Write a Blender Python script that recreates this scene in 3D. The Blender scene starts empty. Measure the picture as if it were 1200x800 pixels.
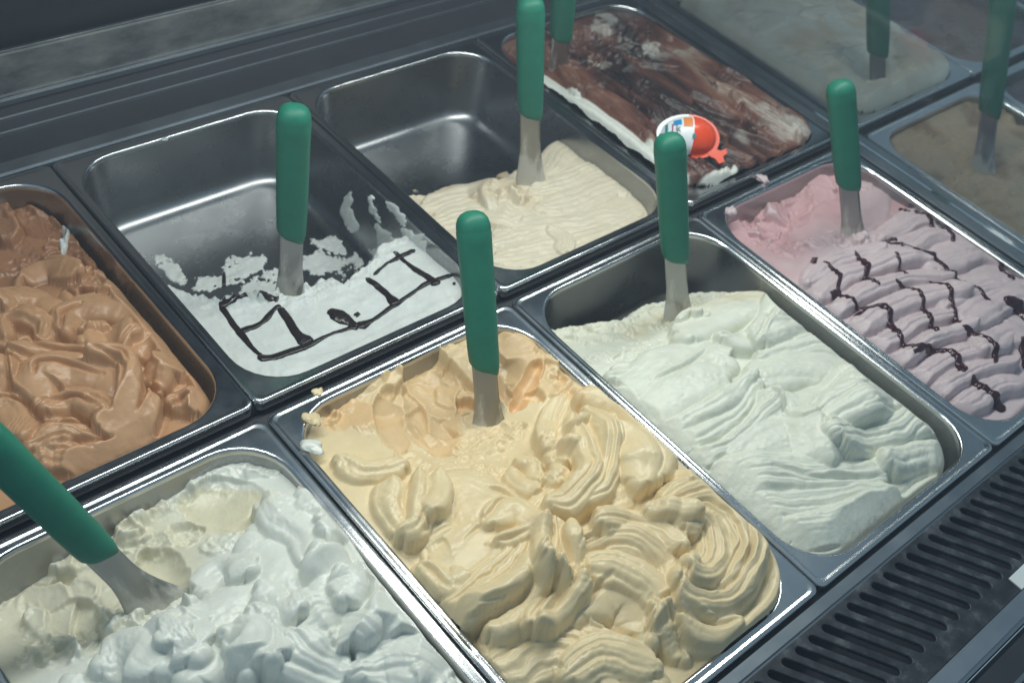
import bpy, bmesh, math, random
import numpy as np
from mathutils import Vector, Matrix

scene = bpy.context.scene
R = math.radians

# ------------------------------------------------------------------ camera
F_PX, CAM = 1357.798, np.array([-.32522, -.49845, .68112])
YAW, PIT, ROL = .871549, .7632295, .227667
FW = np.array([math.sin(YAW)*math.cos(PIT), math.cos(YAW)*math.cos(PIT), -math.sin(PIT)])
_r0 = np.array([math.cos(YAW), -math.sin(YAW), 0.0]); _u0 = np.cross(_r0, FW)
RT = math.cos(ROL)*_r0 + math.sin(ROL)*_u0
UP = np.cross(RT, FW)
cam_data = bpy.data.cameras.new('camera'); cam = bpy.data.objects.new('camera', cam_data)
scene.collection.objects.link(cam); scene.camera = cam
cam_data.sensor_width = 36.0; cam_data.lens = 36.0*F_PX/1200.0
cam_data.clip_start = .02; cam_data.clip_end = 50
m = Matrix.Identity(4)
for i in range(3):
    m[i][0] = RT[i]; m[i][1] = UP[i]; m[i][2] = -FW[i]; m[i][3] = CAM[i]
cam.matrix_world = m
cam_data.dof.use_dof = True; cam_data.dof.focus_distance = .86; cam_data.dof.aperture_fstop = 9.0

# ------------------------------------------------------------------ world + lamp
world = bpy.data.worlds.new('World'); scene.world = world; world.use_nodes = True
bg = world.node_tree.nodes['Background']
bg.inputs[0].default_value = (.46, .67, .81, 1); bg.inputs[1].default_value = .40
lamp_data = bpy.data.lights.new('case_lamp', 'AREA'); lamp_data.shape = 'RECTANGLE'
lamp_data.size = 1.0; lamp_data.size_y = .05; lamp_data.energy = 4.9; lamp_data.color = (.97, 1.0, .92)
lamp = bpy.data.objects.new('case_lamp', lamp_data); scene.collection.objects.link(lamp)
lamp.location = (.29, .05, .56); lamp.rotation_euler = (R(-9), 0, 0)
lamp['label'] = 'long tube lamp under the canopy of the display case'; lamp['category'] = 'lamp'

scene.view_settings.view_transform = 'Standard'; scene.view_settings.look = 'None'
scene.view_settings.gamma = 1.0; scene.view_settings.exposure = 0.0; scene.view_settings.use_curve_mapping = False
scene.render.engine = 'CYCLES'

# ------------------------------------------------------------------ helpers
def px(u, v, z=0.0):
    """photo pixel (1200x800) -> world xy in millimetres on the plane z (mm)"""
    d = FW + RT*(u-600)/F_PX + UP*(400-v)/F_PX
    p = CAM + d*((z/1000-CAM[2])/d[2])
    return np.array([p[0], p[1]])*1000
def zz(x0, y0, s, pts): return [(x0+a/s, y0+b/s) for a, b in pts]

def obj(name, verts, faces, mat, parent=None, smooth=True):
    me = bpy.data.meshes.new(name); me.from_pydata([tuple(v) for v in verts], [], faces); me.update()
    if smooth: me.polygons.foreach_set('use_smooth', [True]*len(me.polygons))
    if mat: me.materials.append(mat)
    o = bpy.data.objects.new(name, me); scene.collection.objects.link(o)
    if parent: o.parent = parent
    return o
def obj_bm(name, bm, mat, parent=None, smooth=False):
    me = bpy.data.meshes.new(name); bm.to_mesh(me); bm.free()
    if smooth: me.polygons.foreach_set('use_smooth', [True]*len(me.polygons))
    if mat: me.materials.append(mat)
    o = bpy.data.objects.new(name, me); scene.collection.objects.link(o)
    if parent: o.parent = parent
    return o
def tag(o, label, cat, group=None):
    o['label'] = label; o['category'] = cat
    if group: o['group'] = group
    return o
def struct(o, label=None):
    o['kind'] = 'structure'
    if label: o['label'] = label
    return o
def empty(name, loc):
    o = bpy.data.objects.new(name, None); scene.collection.objects.link(o); o.location = loc
    o.empty_display_size = .02
    return o
def box(name, x0, x1, y0, y1, z0, z1, mat, parent=None, bev=.0012):
    bm = bmesh.new(); bmesh.ops.create_cube(bm, size=1)
    for v in bm.verts:
        v.co = ((x0+x1)/2+v.co.x*(x1-x0), (y0+y1)/2+v.co.y*(y1-y0), (z0+z1)/2+v.co.z*(z1-z0))
    if bev: bmesh.ops.bevel(bm, geom=bm.edges[:], offset=bev, segments=2, affect='EDGES')
    o = obj_bm(name, bm, mat, parent)
    return o

# ------------------------------------------------------------------ materials
def newmat(name):
    mt = bpy.data.materials.new(name); mt.use_nodes = True
    nt = mt.node_tree; return mt, nt, nt.nodes, nt.links, nt.nodes['Principled BSDF']
def noise(n, l, scale, detail=4, rough=.55, coord='Object', dist=0, vec_scale=None):
    tc = n.new('ShaderNodeTexCoord'); t = n.new('ShaderNodeTexNoise')
    t.inputs['Scale'].default_value = scale; t.inputs['Detail'].default_value = detail
    t.inputs['Roughness'].default_value = rough; t.inputs['Distortion'].default_value = dist
    if vec_scale:
        mp = n.new('ShaderNodeMapping'); mp.inputs['Scale'].default_value = vec_scale
        l.new(tc.outputs[coord], mp.inputs['Vector']); l.new(mp.outputs[0], t.inputs['Vector'])
    else: l.new(tc.outputs[coord], t.inputs['Vector'])
    return t
def ramp(n, l, src, stops):
    r = n.new('ShaderNodeValToRGB'); e = r.color_ramp.elements
    while len(e) < len(stops): e.new(.5)
    for k, (p, c) in enumerate(stops):
        e[k].position = p; e[k].color = c if len(c) == 4 else (*c, 1)
    l.new(src, r.inputs[0]); return r
def bump(n, l, b, src, strength, dist):
    bp = n.new('ShaderNodeBump'); bp.inputs['Strength'].default_value = strength; bp.inputs['Distance'].default_value = dist
    l.new(src, bp.inputs['Height']); l.new(bp.outputs[0], b.inputs['Normal']); return bp
def g(v): return (v, v, v)

def steel(name, col, rlo, rhi, brush=(1, 60, 1), smudge=True):
    mt, nt, n, l, b = newmat(name)
    b.inputs['Metallic'].default_value = 1.0
    t = noise(n, l, 22, 6, .62)
    rr = ramp(n, l, t.outputs[0], [(.3, g(rlo)), (.72, g(rhi))]); l.new(rr.outputs[0], b.inputs['Roughness'])
    t2 = noise(n, l, 9, 5, .6)
    cr = ramp(n, l, t2.outputs[0], [(.25, tuple(c*.78 for c in col)), (.75, col)]); l.new(cr.outputs[0], b.inputs['Base Color'])
    t3 = noise(n, l, 90, 3, .5, vec_scale=brush)
    bump(n, l, b, t3.outputs[0], .05, .0006)
    return mt
M_STEEL = steel('pan_steel', (.62, .63, .64), .13, .26)
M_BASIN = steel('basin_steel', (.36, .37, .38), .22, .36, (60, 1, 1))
M_TRIM = steel('trim_steel', (.32, .35, .38), .30, .50)
M_RAIL = steel('rail_steel', (.42, .46, .50), .34, .5)
M_BLADE = steel('blade_steel', (.36, .355, .345), .24, .42, (1, 1, 40))
def blade_residue():
    mt = M_BLADE; nt = mt.node_tree; n, l = nt.nodes, nt.links; b = n['Principled BSDF']
    tc = n.new('ShaderNodeTexCoord'); sp = n.new('ShaderNodeSeparateXYZ'); l.new(tc.outputs['Object'], sp.inputs[0])
    t = noise(n, l, 70, 6, .65, vec_scale=(1, 1, .35))
    a = n.new('ShaderNodeMath'); a.operation = 'MULTIPLY_ADD'; a.inputs[1].default_value = -6.5; l.new(sp.outputs['Z'], a.inputs[0]); l.new(t.outputs[0], a.inputs[2])
    r = ramp(n, l, a.outputs[0], [(.78, g(0)), (.94, g(1))])
    old = b.inputs['Base Color'].links[0].from_socket
    mx = n.new('ShaderNodeMix'); mx.data_type = 'RGBA'; l.new(r.outputs[0], mx.inputs['Factor']); l.new(old, mx.inputs['A']); mx.inputs['B'].default_value = (.52, .50, .45, 1)
    l.new(mx.outputs['Result'], b.inputs['Base Color'])
    iv = n.new('ShaderNodeMath'); iv.operation = 'SUBTRACT'; iv.inputs[0].default_value = 1.0; l.new(r.outputs[0], iv.inputs[1]); l.new(iv.outputs[0], b.inputs['Metallic'])
blade_residue()
M_GRIME = None

def plastic(name, col, rough, var=.75, nscale=30, spec=.4):
    mt, nt, n, l, b = newmat(name)
    t = noise(n, l, nscale, 5, .6)
    cr = ramp(n, l, t.outputs[0], [(.3, tuple(c*var for c in col)), (.7, col)]); l.new(cr.outputs[0], b.inputs['Base Color'])
    rr = ramp(n, l, t.outputs[0], [(.3, g(rough*.85)), (.7, g(min(1, rough*1.2)))]); l.new(rr.outputs[0], b.inputs['Roughness'])
    b.inputs['Specular IOR Level'].default_value = spec
    return mt
def scuffed():
    n, l = M_GREEN.node_tree.nodes, M_GREEN.node_tree.links; b = n['Principled BSDF']
    t = noise(n, l, 240, 5, .7, vec_scale=(1, 1, .25)); bump(n, l, b, t.outputs[0], .12, .0008)
M_DARK = plastic('dark_liner', (.035, .038, .045), .45)
M_DOOR = plastic('dark_door', (.016, .017, .021), .35)
M_GREEN = plastic('green_handle', (.014, .180, .115), .48, .82, 60, .35)
scuffed()
M_CARD = plastic('white_card', (.75, .80, .80), .6, .95)

def vent_mat():
    mt, nt, n, l, b = newmat('vent_plate')
    t = noise(n, l, 60, 8, .7)
    cr = ramp(n, l, t.outputs[0], [(.40, (.026, .028, .034)), (.55, (.045, .052, .060)), (.70, (.13, .145, .155))]); l.new(cr.outputs[0], b.inputs['Base Color'])
    rr = ramp(n, l, t.outputs[0], [(.35, g(.35)), (.7, g(.62))]); l.new(rr.outputs[0], b.inputs['Roughness'])
    b.inputs['Metallic'].default_value = .35
    bump(n, l, b, t.outputs[0], .25, .001)
    return mt
M_VENT = vent_mat()
def grime_mat():
    mt, nt, n, l, b = newmat('grimy_upstand')
    t = noise(n, l, 16, 8, .68, vec_scale=(1, 1, 2.2))
    cr = ramp(n, l, t.outputs[0], [(.3, (.20, .21, .22)), (.5, (.36, .37, .37)), (.72, (.55, .54, .50))]); l.new(cr.outputs[0], b.inputs['Base Color'])
    rr = ramp(n, l, t.outputs[0], [(.3, g(.25)), (.7, g(.6))]); l.new(rr.outputs[0], b.inputs['Roughness'])
    b.inputs['Metallic'].default_value = .85
    return mt
M_GRIME = grime_mat()

def cream_mat(name, c_hi, c_lo, rough=.33, sss=.22, bumpy=.10, third=None, streak=None):
    """c_hi whipped surface, c_lo scooped / inner colour (vertex attribute 'tint')"""
    mt, nt, n, l, b = newmat(name)
    at = n.new('ShaderNodeAttribute'); at.attribute_name = 'tint'
    mix = n.new('ShaderNodeMix'); mix.data_type = 'RGBA'
    t = noise(n, l, 55, 5, .6)
    mh = ramp(n, l, t.outputs[0], [(.3, tuple(c*.90 for c in c_hi)), (.7, c_hi)])
    ml = ramp(n, l, t.outputs[0], [(.3, tuple(c*.85 for c in c_lo)), (.7, c_lo)])
    l.new(at.outputs['Fac'], mix.inputs['Factor']); l.new(mh.outputs[0], mix.inputs['A']); l.new(ml.outputs[0], mix.inputs['B'])
    out = mix.outputs['Result']
    if third:
        a2 = n.new('ShaderNodeAttribute'); a2.attribute_name = 'topping'
        mx = n.new('ShaderNodeMix'); mx.data_type = 'RGBA'
        tt = noise(n, l, 15, 5, .56, vec_scale=streak or (1, 1, 1), dist=.8)
        cr = ramp(n, l, tt.outputs[0], third)
        l.new(a2.outputs['Fac'], mx.inputs['Factor']); l.new(out, mx.inputs['A']); l.new(cr.outputs[0], mx.inputs['B'])
        out = mx.outputs['Result']
    l.new(out, b.inputs['Base Color'])
    b.inputs['Subsurface Weight'].default_value = sss
    b.inputs['Subsurface Radius'].default_value = (1.0, .62, .32)
    b.inputs['Subsurface Scale'].default_value = .0035
    rr = ramp(n, l, t.outputs[0], [(.3, g(rough*.82)), (.75, g(rough*1.35))]); l.new(rr.outputs[0], b.inputs['Roughness'])
    b.inputs['Specular IOR Level'].default_value = .5
    t2 = noise(n, l, 260, 4, .6)
    t3 = noise(n, l, 95, 5, .65, dist=1.2)
    ad = n.new('ShaderNodeMath'); ad.operation = 'MULTIPLY_ADD'; ad.inputs[1].default_value = 1.6
    l.new(t3.outputs[0], ad.inputs[0]); l.new(t2.outputs[0], ad.inputs[2])
    bump(n, l, b, ad.outputs[0], bumpy*1.6, .0016)
    return mt
M_YELLOW = cream_mat('custard_yellow', (.80, .65, .40), (.83, .52, .25))
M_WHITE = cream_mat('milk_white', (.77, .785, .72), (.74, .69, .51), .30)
M_PALE = cream_mat('vanilla_pale', (.745, .76, .66), (.76, .66, .42), .38)
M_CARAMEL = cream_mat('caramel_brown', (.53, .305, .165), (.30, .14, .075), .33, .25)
M_STRAC = cream_mat('milk_slab', (.63, .66, .645), (.56, .60, .58), .42)
M_CREAM = cream_mat('hazelnut_cream', (.70, .63, .49), (.62, .49, .33), .34, .3, .16)
M_PINK = cream_mat('berry_pink', (.60, .495, .52), (.60, .37, .39), .42)
M_CHOC = cream_mat('choc_topped', (.70, .72, .67), (.70, .72, .67), .34, .15, .25,
                   third=[(.36, (.010, .007, .007)), (.45, (.040, .018, .015)), (.53, (.105, .042, .030)), (.61, (.17, .075, .050)), (.70, (.24, .17, .13)), (.72, (.06, .03, .024))], streak=(1.5, .38, 1))
M_GREY = cream_mat('nut_grey', (.80, .77, .65), (.74, .62, .47), .5)
M_TAN = cream_mat('nut_tan', (.74, .54, .33), (.46, .29, .16), .5, .2, .3)
M_PLUM = cream_mat('plum_dark', (.16, .13, .15), (.12, .07, .08), .5, .1)
M_SAUCE = plastic('berry_sauce', (.050, .012, .022), .18, .6, 80, .5)
M_COCOA = plastic('chocolate_sauce', (.020, .013, .012), .25, .7, 80, .5)

def glass_mat():
    mt = bpy.data.materials.new('partition_glass'); mt.use_nodes = True; nt = mt.node_tree; n, l = nt.nodes, nt.links
    n.remove(n['Principled BSDF']); out = n['Material Output']
    tr = n.new('ShaderNodeBsdfTransparent'); tr.inputs[0].default_value = (.90, .93, .94, 1)
    gl = n.new('ShaderNodeBsdfGlossy'); gl.inputs['Roughness'].default_value = .03
    df = n.new('ShaderNodeBsdfDiffuse'); df.inputs[0].default_value = (.42, .50, .54, 1)
    fr = n.new('ShaderNodeFresnel'); fr.inputs['IOR'].default_value = 1.42
    m1 = n.new('ShaderNodeMixShader'); m2 = n.new('ShaderNodeMixShader')
    t = noise(n, l, 9, 6, .6); cr = ramp(n, l, t.outputs[0], [(.3, g(.015)), (.7, g(.05))])
    l.new(cr.outputs[0], m1.inputs[0]); l.new(tr.outputs[0], m1.inputs[1]); l.new(df.outputs[0], m1.inputs[2])
    l.new(fr.outputs[0], m2.inputs[0]); l.new(m1.outputs[0], m2.inputs[1]); l.new(gl.outputs[0], m2.inputs[2])
    l.new(m2.outputs[0], out.inputs['Surface'])
    return mt
M_GLASS = glass_mat()

# ------------------------------------------------------------------ the case (setting)
struct(box('counter_well', -.46, 1.60, -.361, .352, -.130, -.112, M_DARK, bev=0), 'dark well of the display case under the pans')
def bar(x0, x1, y0, y1, z0, z1, mat=M_DARK, name='support_bar'):
    return struct(box(name, x0, x1, y0, y1, z0, z1, mat), 'dark bar carrying the pan rims')
bar(-.46, 1.60, -.004, .012, -.111, -.011)
bar(-.46, 1.60, -.3705, -.355, -.111, -.011)
bar(-.46, 1.60, .347, .36, -.111, -.006)
for xx in (-.25, 0, .25, .5):
    bar(xx-.004, xx+.004, -.354, -.005, -.111, -.011)
    bar(xx-.004, xx+.004, .013, .346, -.111, -.006)
divider = struct(box('divider_strip', .753, .786, -.354, .3465, -.111, .001, M_TRIM), 'steel strip between the two groups of pans')
# front: trim strip, slotted grille, rails
struct(box('front_trim', -.46, 1.60, -.3735, -.3625, -.02, -.0025, M_TRIM, bev=.002), 'steel strip before the front pans')

grille = tag(empty('air_grille', (.40, -.412, -.004)), 'dark slotted air grille along the front of the case', 'grille')
def make_grille():
    cu = bpy.data.curves.new('plate', 'CURVE'); cu.dimensions = '2D'; cu.fill_mode = 'BOTH'
    def spl(pts):
        s = cu.splines.new('POLY'); s.points.add(len(pts)-1)
        for k, (a, b) in enumerate(pts): s.points[k].co = (a, b, 0, 1)
        s.use_cyclic_u = True
    spl([(-.30, -.452), (1.30, -.452), (1.30, -.374), (-.30, -.374)])
    dx, dy = .030, -.052
    nrm = math.hypot(dx, dy); ex, ey = dx/nrm, dy/nrm; wv = .0042
    k = 0; x = -.27
    while x < 1.22:
        ax, ay = x, -.3815; bx_, by_ = x+dx, -.3815+dy
        pts = []
        for a in np.linspace(math.pi/2, 3*math.pi/2, 7):
            c, s_ = math.cos(a), math.sin(a); pts.append((ax+wv*(c*ex-s_*ey), ay+wv*(c*ey+s_*ex)))
        for a in np.linspace(-math.pi/2, math.pi/2, 7):
            c, s_ = math.cos(a), math.sin(a); pts.append((bx_+wv*(c*ex-s_*ey), by_+wv*(c*ey+s_*ex)))
        spl(pts); x += .0156
    cu.extrude = .0012; cu.bevel_depth = .0007; cu.bevel_resolution = 1
    o = bpy.data.objects.new('tmp', cu); scene.collection.objects.link(o); o.location.z = -.006
    bpy.context.view_layer.update()
    me = bpy.data.meshes.new_from_object(o.evaluated_get(bpy.context.evaluated_depsgraph_get()))
    bpy.data.objects.remove(o); me.name = 'plate'; me.materials.clear(); me.materials.append(M_VENT)
    po = bpy.data.objects.new('plate', me); scene.collection.objects.link(po); po.parent = grille
    po.location = (-.40, .412, -.002); return po
make_grille()
struct(box('grille_duct', -.46, 1.60, -.4515, -.3745, -.05, -.022, M_DARK, bev=0), 'dark duct under the grille')
struct(box('front_rail', -.46, 1.60, -.470, -.4535, -.03, .004, M_RAIL, bev=.003), 'dark steel rail before the grille')
struct(box('front_panel', -.46, 1.60, -.80, -.4715, -.06, -.004, M_DARK, bev=.003), 'dark front panel of the case')
struct(box('front_seam', -.46, 1.60, -.496, -.4925, -.01, -.002, M_TRIM, bev=.001), 'thin steel seam in the front panel')
card = tag(box('price_card', .388, .450, -.4525, -.4405, -.0042, -.0030, M_CARD, bev=0), 'small pale card lying on the grille against the front rail', 'card')

# rear: rail, channel with door tracks, upstand, dark door
struct(box('rear_rail', -.46, 1.60, .3535, .3715, -.02, .0065, M_RAIL, bev=.002), 'steel rail behind the rear pans')
struct(box('rear_channel', -.46, 1.60, .372, .4595, -.03, .0005, M_DARK, bev=0), 'dark channel behind the rear rail')
for yy in (.4155, .4365):
    struct(box('door_track', -.46, 1.60, yy-.0011, yy+.0011, 0, .0035, M_RAIL, bev=.0004), 'thin steel track of the sliding doors')
struct(box('rear_upstand', -.46, 1.60, .460, .470, -.03, .0535, M_GRIME, bev=.002), 'grimy steel upstand at the back of the case')
struct(box('upstand_foot', -.46, 1.60, .4555, .4598, .001, .008, M_RAIL, bev=.001), 'steel foot of the upstand')
struct(box('upstand_bead', -.46, 1.60, .4605, .4645, .0537, .0562, M_STEEL, bev=.0008), 'bright bead along the top of the upstand')
struct(box('rear_door', -.46, 1.60, .476, .49, -.03, .75, M_DOOR, bev=0), 'dark sliding doors at the back of the case')

# ------------------------------------------------------------------ pans
def rrect(cx, cy, hx, hy, r, z, n=9):
    pts = []
    for qx, qy, a0 in ((1, 1, 0), (-1, 1, 90), (-1, -1, 180), (1, -1, 270)):
        for k in range(n):
            a = R(a0+90*k/(n-1)); pts.append((cx+qx*(hx-r)+r*math.cos(a), cy+qy*(hy-r)+r*math.sin(a), z))
    return pts
def loft(loops, cap=False):
    V = [p for L in loops for p in L]; n = len(loops[0]); Fc = []
    for a in range(len(loops)-1):
        for k in range(n):
            k2 = (k+1) % n; Fc.append((a*n+k, (a+1)*n+k, (a+1)*n+k2, a*n+k2))
    if cap: Fc.append(tuple(range((len(loops)-1)*n, len(loops)*n)))
    return V, Fc
FS, FE, RI = .0105, .012, .043     # flange width at sides, at ends, inner corner radius
def make_pan(x0, y0, L, z, label, group='steel ice cream pans', W=.25, depth=.082):
    cx, cy = x0+W/2, y0+L/2
    t = tag(empty('ice_cream_pan', (cx, cy, z-depth)), label, 'pan', group)
    ox, oy = W/2-.0008, L/2-.0008
    ix, iy = W/2-FS, L/2-FE
    ro = .007
    zl = depth
    lo = [rrect(0, 0, ox, oy, ro, zl-.010), rrect(0, 0, ox, oy, ro, zl-.0018), rrect(0, 0, ox-.0006, oy-.0006, ro, zl-.0006), rrect(0, 0, ox-.0018, oy-.0018, ro, zl),
          rrect(0, 0, ox-.0034, oy-.0034, ro, zl-.0002), rrect(0, 0, ox-.0050, oy-.0050, ro, zl-.0008), rrect(0, 0, ox-.0055, oy-.0055, ro, zl-.0008)]
    lo += [rrect(0, 0, ix+.0030, iy+.0030, RI+.003, zl-.0008), rrect(0, 0, ix+.0022, iy+.0022, RI+.002, zl-.0008), rrect(0, 0, ix+.0008, iy+.0008, RI+.001, zl-.0015), rrect(0, 0, ix, iy, RI, zl-.0030), rrect(0, 0, ix-.0003, iy-.0003, RI, zl-.0055)]
    V, Fc = loft(lo); obj('rim', V, Fc, M_STEEL, t)
    lo = [rrect(0, 0, ix-.0002, iy-.0002, RI, zl-.0050), rrect(0, 0, ix-.003, iy-.003, RI, zl-.03), rrect(0, 0, ix-.0065, iy-.0065, RI-.002, .019)]
    rf = .017
    for a in (15, 30, 45, 60, 75, 90):
        s = rf*(1-math.cos(R(a))); lo.append(rrect(0, 0, ix-.0068-s, iy-.0068-s, max(.016, RI-.003-s), .0185-rf*math.sin(R(a))))
    lo.append(rrect(0, 0, .05, .09, .010, .0014)); lo.append(rrect(0, 0, .01, .02, .004, .0014))
    V, Fc = loft(lo, True); obj('basin', V, Fc, M_BASIN, t)
    return t
FRONT_Y, FRONT_L, REAR_Y, REAR_L, ZR = -.360, .360, .008, .345, .005
make_pan(-.25, FRONT_Y, FRONT_L, 0, 'steel pan holding fluffy milk white ice cream beside the caramel')
make_pan(0, FRONT_Y, FRONT_L, 0, 'steel pan holding the yellow custard ice cream')
make_pan(.25, FRONT_Y, FRONT_L, 0, 'steel pan holding pale vanilla ice cream between yellow and pink')
make_pan(.50, FRONT_Y, FRONT_L, 0, 'steel pan holding pink ice cream with dark berry sauce')
make_pan(.789, FRONT_Y, FRONT_L, 0, 'steel pan holding tan ice cream behind the glass partition')
make_pan(1.041, FRONT_Y, FRONT_L, 0, 'steel pan beyond the tan ice cream behind the glass partition')
make_pan(-.25, REAR_Y, REAR_L, ZR, 'steel pan holding brown caramel ice cream')
make_pan(0, REAR_Y, REAR_L, ZR, 'nearly empty steel pan with white ice cream and chocolate lattice')
make_pan(.25, REAR_Y, REAR_L, ZR, 'half empty steel pan with smooth beige cream ice cream')
make_pan(.50, REAR_Y, REAR_L, ZR, 'steel pan heaped with chocolate covered white ice cream')
make_pan(.789, REAR_Y, REAR_L, ZR, 'steel pan heaped with grey beige ice cream behind glass')
make_pan(1.041, REAR_Y, REAR_L, ZR, 'steel pan with dark plum ice cream behind glass')

# glass partition standing on the divider strip
gp = tag(obj_bm('glass_partition', (lambda bm: (bmesh.ops.create_cube(bm, size=1), bm)[1])(bmesh.new()), M_GLASS), 'upright glass partition between the pink and tan ice cream', 'glass')
gp.scale = (.004, .69, .42); gp.location = (.7695, -.004, .212)

# ------------------------------------------------------------------ ice cream height fields (millimetres)
def smooth(t): return t*t*(3-2*t)
def vnoise(X, Y, scale, seed):
    rs = np.random.RandomState(seed); T = rs.rand(128, 128)*2-1
    x = X/scale+500.3; y = Y/scale+500.7
    xi = np.floor(x).astype(int); yi = np.floor(y).astype(int); fx = smooth(x-xi); fy = smooth(y-yi)
    a = T[xi % 128, yi % 128]; b = T[(xi+1) % 128, yi % 128]; c = T[xi % 128, (yi+1) % 128]; d = T[(xi+1) % 128, (yi+1) % 128]
    return (a*(1-fx)+b*fx)*(1-fy)+(c*(1-fx)+d*fx)*fy
def fbm(X, Y, scale, seed, oc=4, gain=.5):
    o = 0; a = 1; s = 0
    for k in range(oc):
        o = o+a*vnoise(X+k*37.1, Y-k*11.3, scale, seed+k); s += a; a *= gain; scale /= 2.03
    return o/s
def ridged(X, Y, scale, seed, oc=4):
    o = 0; a = 1; s = 0
    for k in range(oc):
        o = o+a*(1-2*np.abs(vnoise(X+k*17.1, Y-k*31.3, scale, seed+k))); s += a; a *= .5; scale /= 2.1
    return o/s
def blur(h, sig):
    if sig <= 0: return h
    r = int(3*sig+1); k = np.exp(-.5*(np.arange(-r, r+1)/sig)**2); k /= k.sum()
    p = np.pad(h, r, mode='edge')
    q = sum(k[i]*p[i:i+h.shape[0], :] for i in range(2*r+1))
    return sum(k[i]*q[:, i:i+h.shape[1]] for i in range(2*r+1))
def sstep(a, b, x):
    t = np.clip((x-a)/(b-a), 0, 1); return t*t*(3-2*t)

class Field:
    def __init__(s, x0, y0, L, zr, step, ctrl, W=250):
        s.x0, s.y0, s.L, s.W, s.zr, s.st = x0, y0, L, W, zr, step
        xs = np.arange(x0+6, x0+W-6+.01, step); ys = np.arange(y0+6, y0+L-6+.01, step)
        s.xs, s.ys = xs, ys
        s.X, s.Y = np.meshgrid(xs, ys, indexing='ij')
        qx = np.abs(s.X-(x0+W/2))-(W/2-10.5-43); qy = np.abs(s.Y-(y0+L/2))-(L/2-12-43)
        s.sd = np.hypot(np.maximum(qx, 0), np.maximum(qy, 0))+np.minimum(np.maximum(qx, qy), 0)-43
        P = np.array([px(u, v, z) for u, v, z in ctrl]); Z = np.array([c[2] for c in ctrl], float)
        # thin plate style RBF with regularisation
        D = np.hypot(P[:, None, 0]-P[None, :, 0], P[:, None, 1]-P[None, :, 1])
        K = D+np.eye(len(P))*(-4.0)
        A = np.zeros((len(P)+1,)*2); A[:-1, :-1] = K; A[:-1, -1] = 1; A[-1, :-1] = 1
        w = np.linalg.solve(A, np.append(Z, 0))
        h = np.full(s.X.shape, w[-1])
        for k in range(len(P)): h = h+w[k]*np.hypot(s.X-P[k, 0], s.Y-P[k, 1])
        s.wx = 3.2*fbm(s.X, s.Y, 34, 401, 3)+.5*fbm(s.X, s.Y, 9, 411, 2); s.wy = 3.2*fbm(s.X, s.Y, 34, 421, 3)+.5*fbm(s.X, s.Y, 9, 431, 2)
        s.h = blur(h, 3/step); s.tint = np.zeros_like(h); s.top = np.zeros_like(h)
    def samp(s, x, y, A=None):
        A = s.h if A is None else A
        i = np.clip((np.asarray(x)-s.xs[0])/s.st, 0, len(s.xs)-1.001); j = np.clip((np.asarray(y)-s.ys[0])/s.st, 0, len(s.ys)-1.001)
        a = i.astype(int); b = j.astype(int); u = i-a; v = j-b
        return A[a, b]*(1-u)*(1-v)+A[a+1, b]*u*(1-v)+A[a, b+1]*(1-u)*v+A[a+1, b+1]*u*v
    def loc(s, u, v):
        z = 0.0
        for _ in range(5):
            p = px(u, v, z); z = .5*z+.5*float(s.samp(p[0], p[1], s.hs if hasattr(s, 'hs') else None))
        return px(u, v, z)
    def begin(s): s.hs = blur(s.h, 4/s.st)
    def path(s, pts, n=70, pix=True):
        P = np.array([s.loc(*p) for p in pts]) if pix else np.array(pts, float)
        if len(P) == 2: P = np.array([P[0], (P[0]+P[1])/2, P[1]])
        Q = np.vstack([2*P[0]-P[1], P, 2*P[-1]-P[-2]]); out = []
        m_ = len(P)-1
        for t in np.linspace(0, m_-1e-6, n):
            k = int(t); f = t-k; a, b, c, d = Q[k], Q[k+1], Q[k+2], Q[k+3]
            out.append(.5*((2*b)+(-a+c)*f+(2*a-5*b+4*c-d)*f*f+(-a+3*b-3*c+d)*f**3))
        return np.array(out)
    def uv(s, C, hw, ends=(.25, .25)):
        n = len(C); t = np.linspace(0, 1, n)
        r = hw*np.ones(n)
        r *= np.where(t < ends[0], .45+.55*np.sqrt(np.clip(1-(1-t/max(ends[0], 1e-6))**2, 0, 1)), 1)
        r *= np.where(t > 1-ends[1], .45+.55*np.sqrt(np.clip(1-((t-1+ends[1])/max(ends[1], 1e-6))**2, 0, 1)), 1)
        T = np.gradient(C, axis=0); T /= np.maximum(np.hypot(T[:, 0], T[:, 1])[:, None], 1e-6)
        i0, i1 = np.searchsorted(s.xs, [C[:, 0].min()-hw*1.4, C[:, 0].max()+hw*1.4]); j0, j1 = np.searchsorted(s.ys, [C[:, 1].min()-hw*1.4, C[:, 1].max()+hw*1.4])
        if i1-i0 < 2 or j1-j0 < 2: return None
        sl = (slice(i0, i1), slice(j0, j1)); X, Y = s.X[sl]+s.wx[sl], s.Y[sl]+s.wy[sl]
        best = np.full(X.shape, 1e9); idx = np.zeros(X.shape, int)
        for k in range(n):
            d = (X-C[k, 0])**2+(Y-C[k, 1])**2; mm = d < best; best[mm] = d[mm]; idx[mm] = k
        dx, dy = X-C[idx, 0], Y-C[idx, 1]
        side = T[idx, 0]*dy-T[idx, 1]*dx; along = T[idx, 0]*dx+T[idx, 1]*dy
        e = np.where((idx == 0) | (idx == n-1), np.abs(along), 0)
        u = side/r[idx]; e = e/r[idx]
        seg = np.hypot(*(C[1]-C[0]))
        tt = np.clip((idx+np.where(e > 0, 0, along/max(seg, 1e-3)))/(n-1), 0, 1)
        rho = np.sqrt(u*u+e*e)
        return sl, u, rho, tt, side
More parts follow.
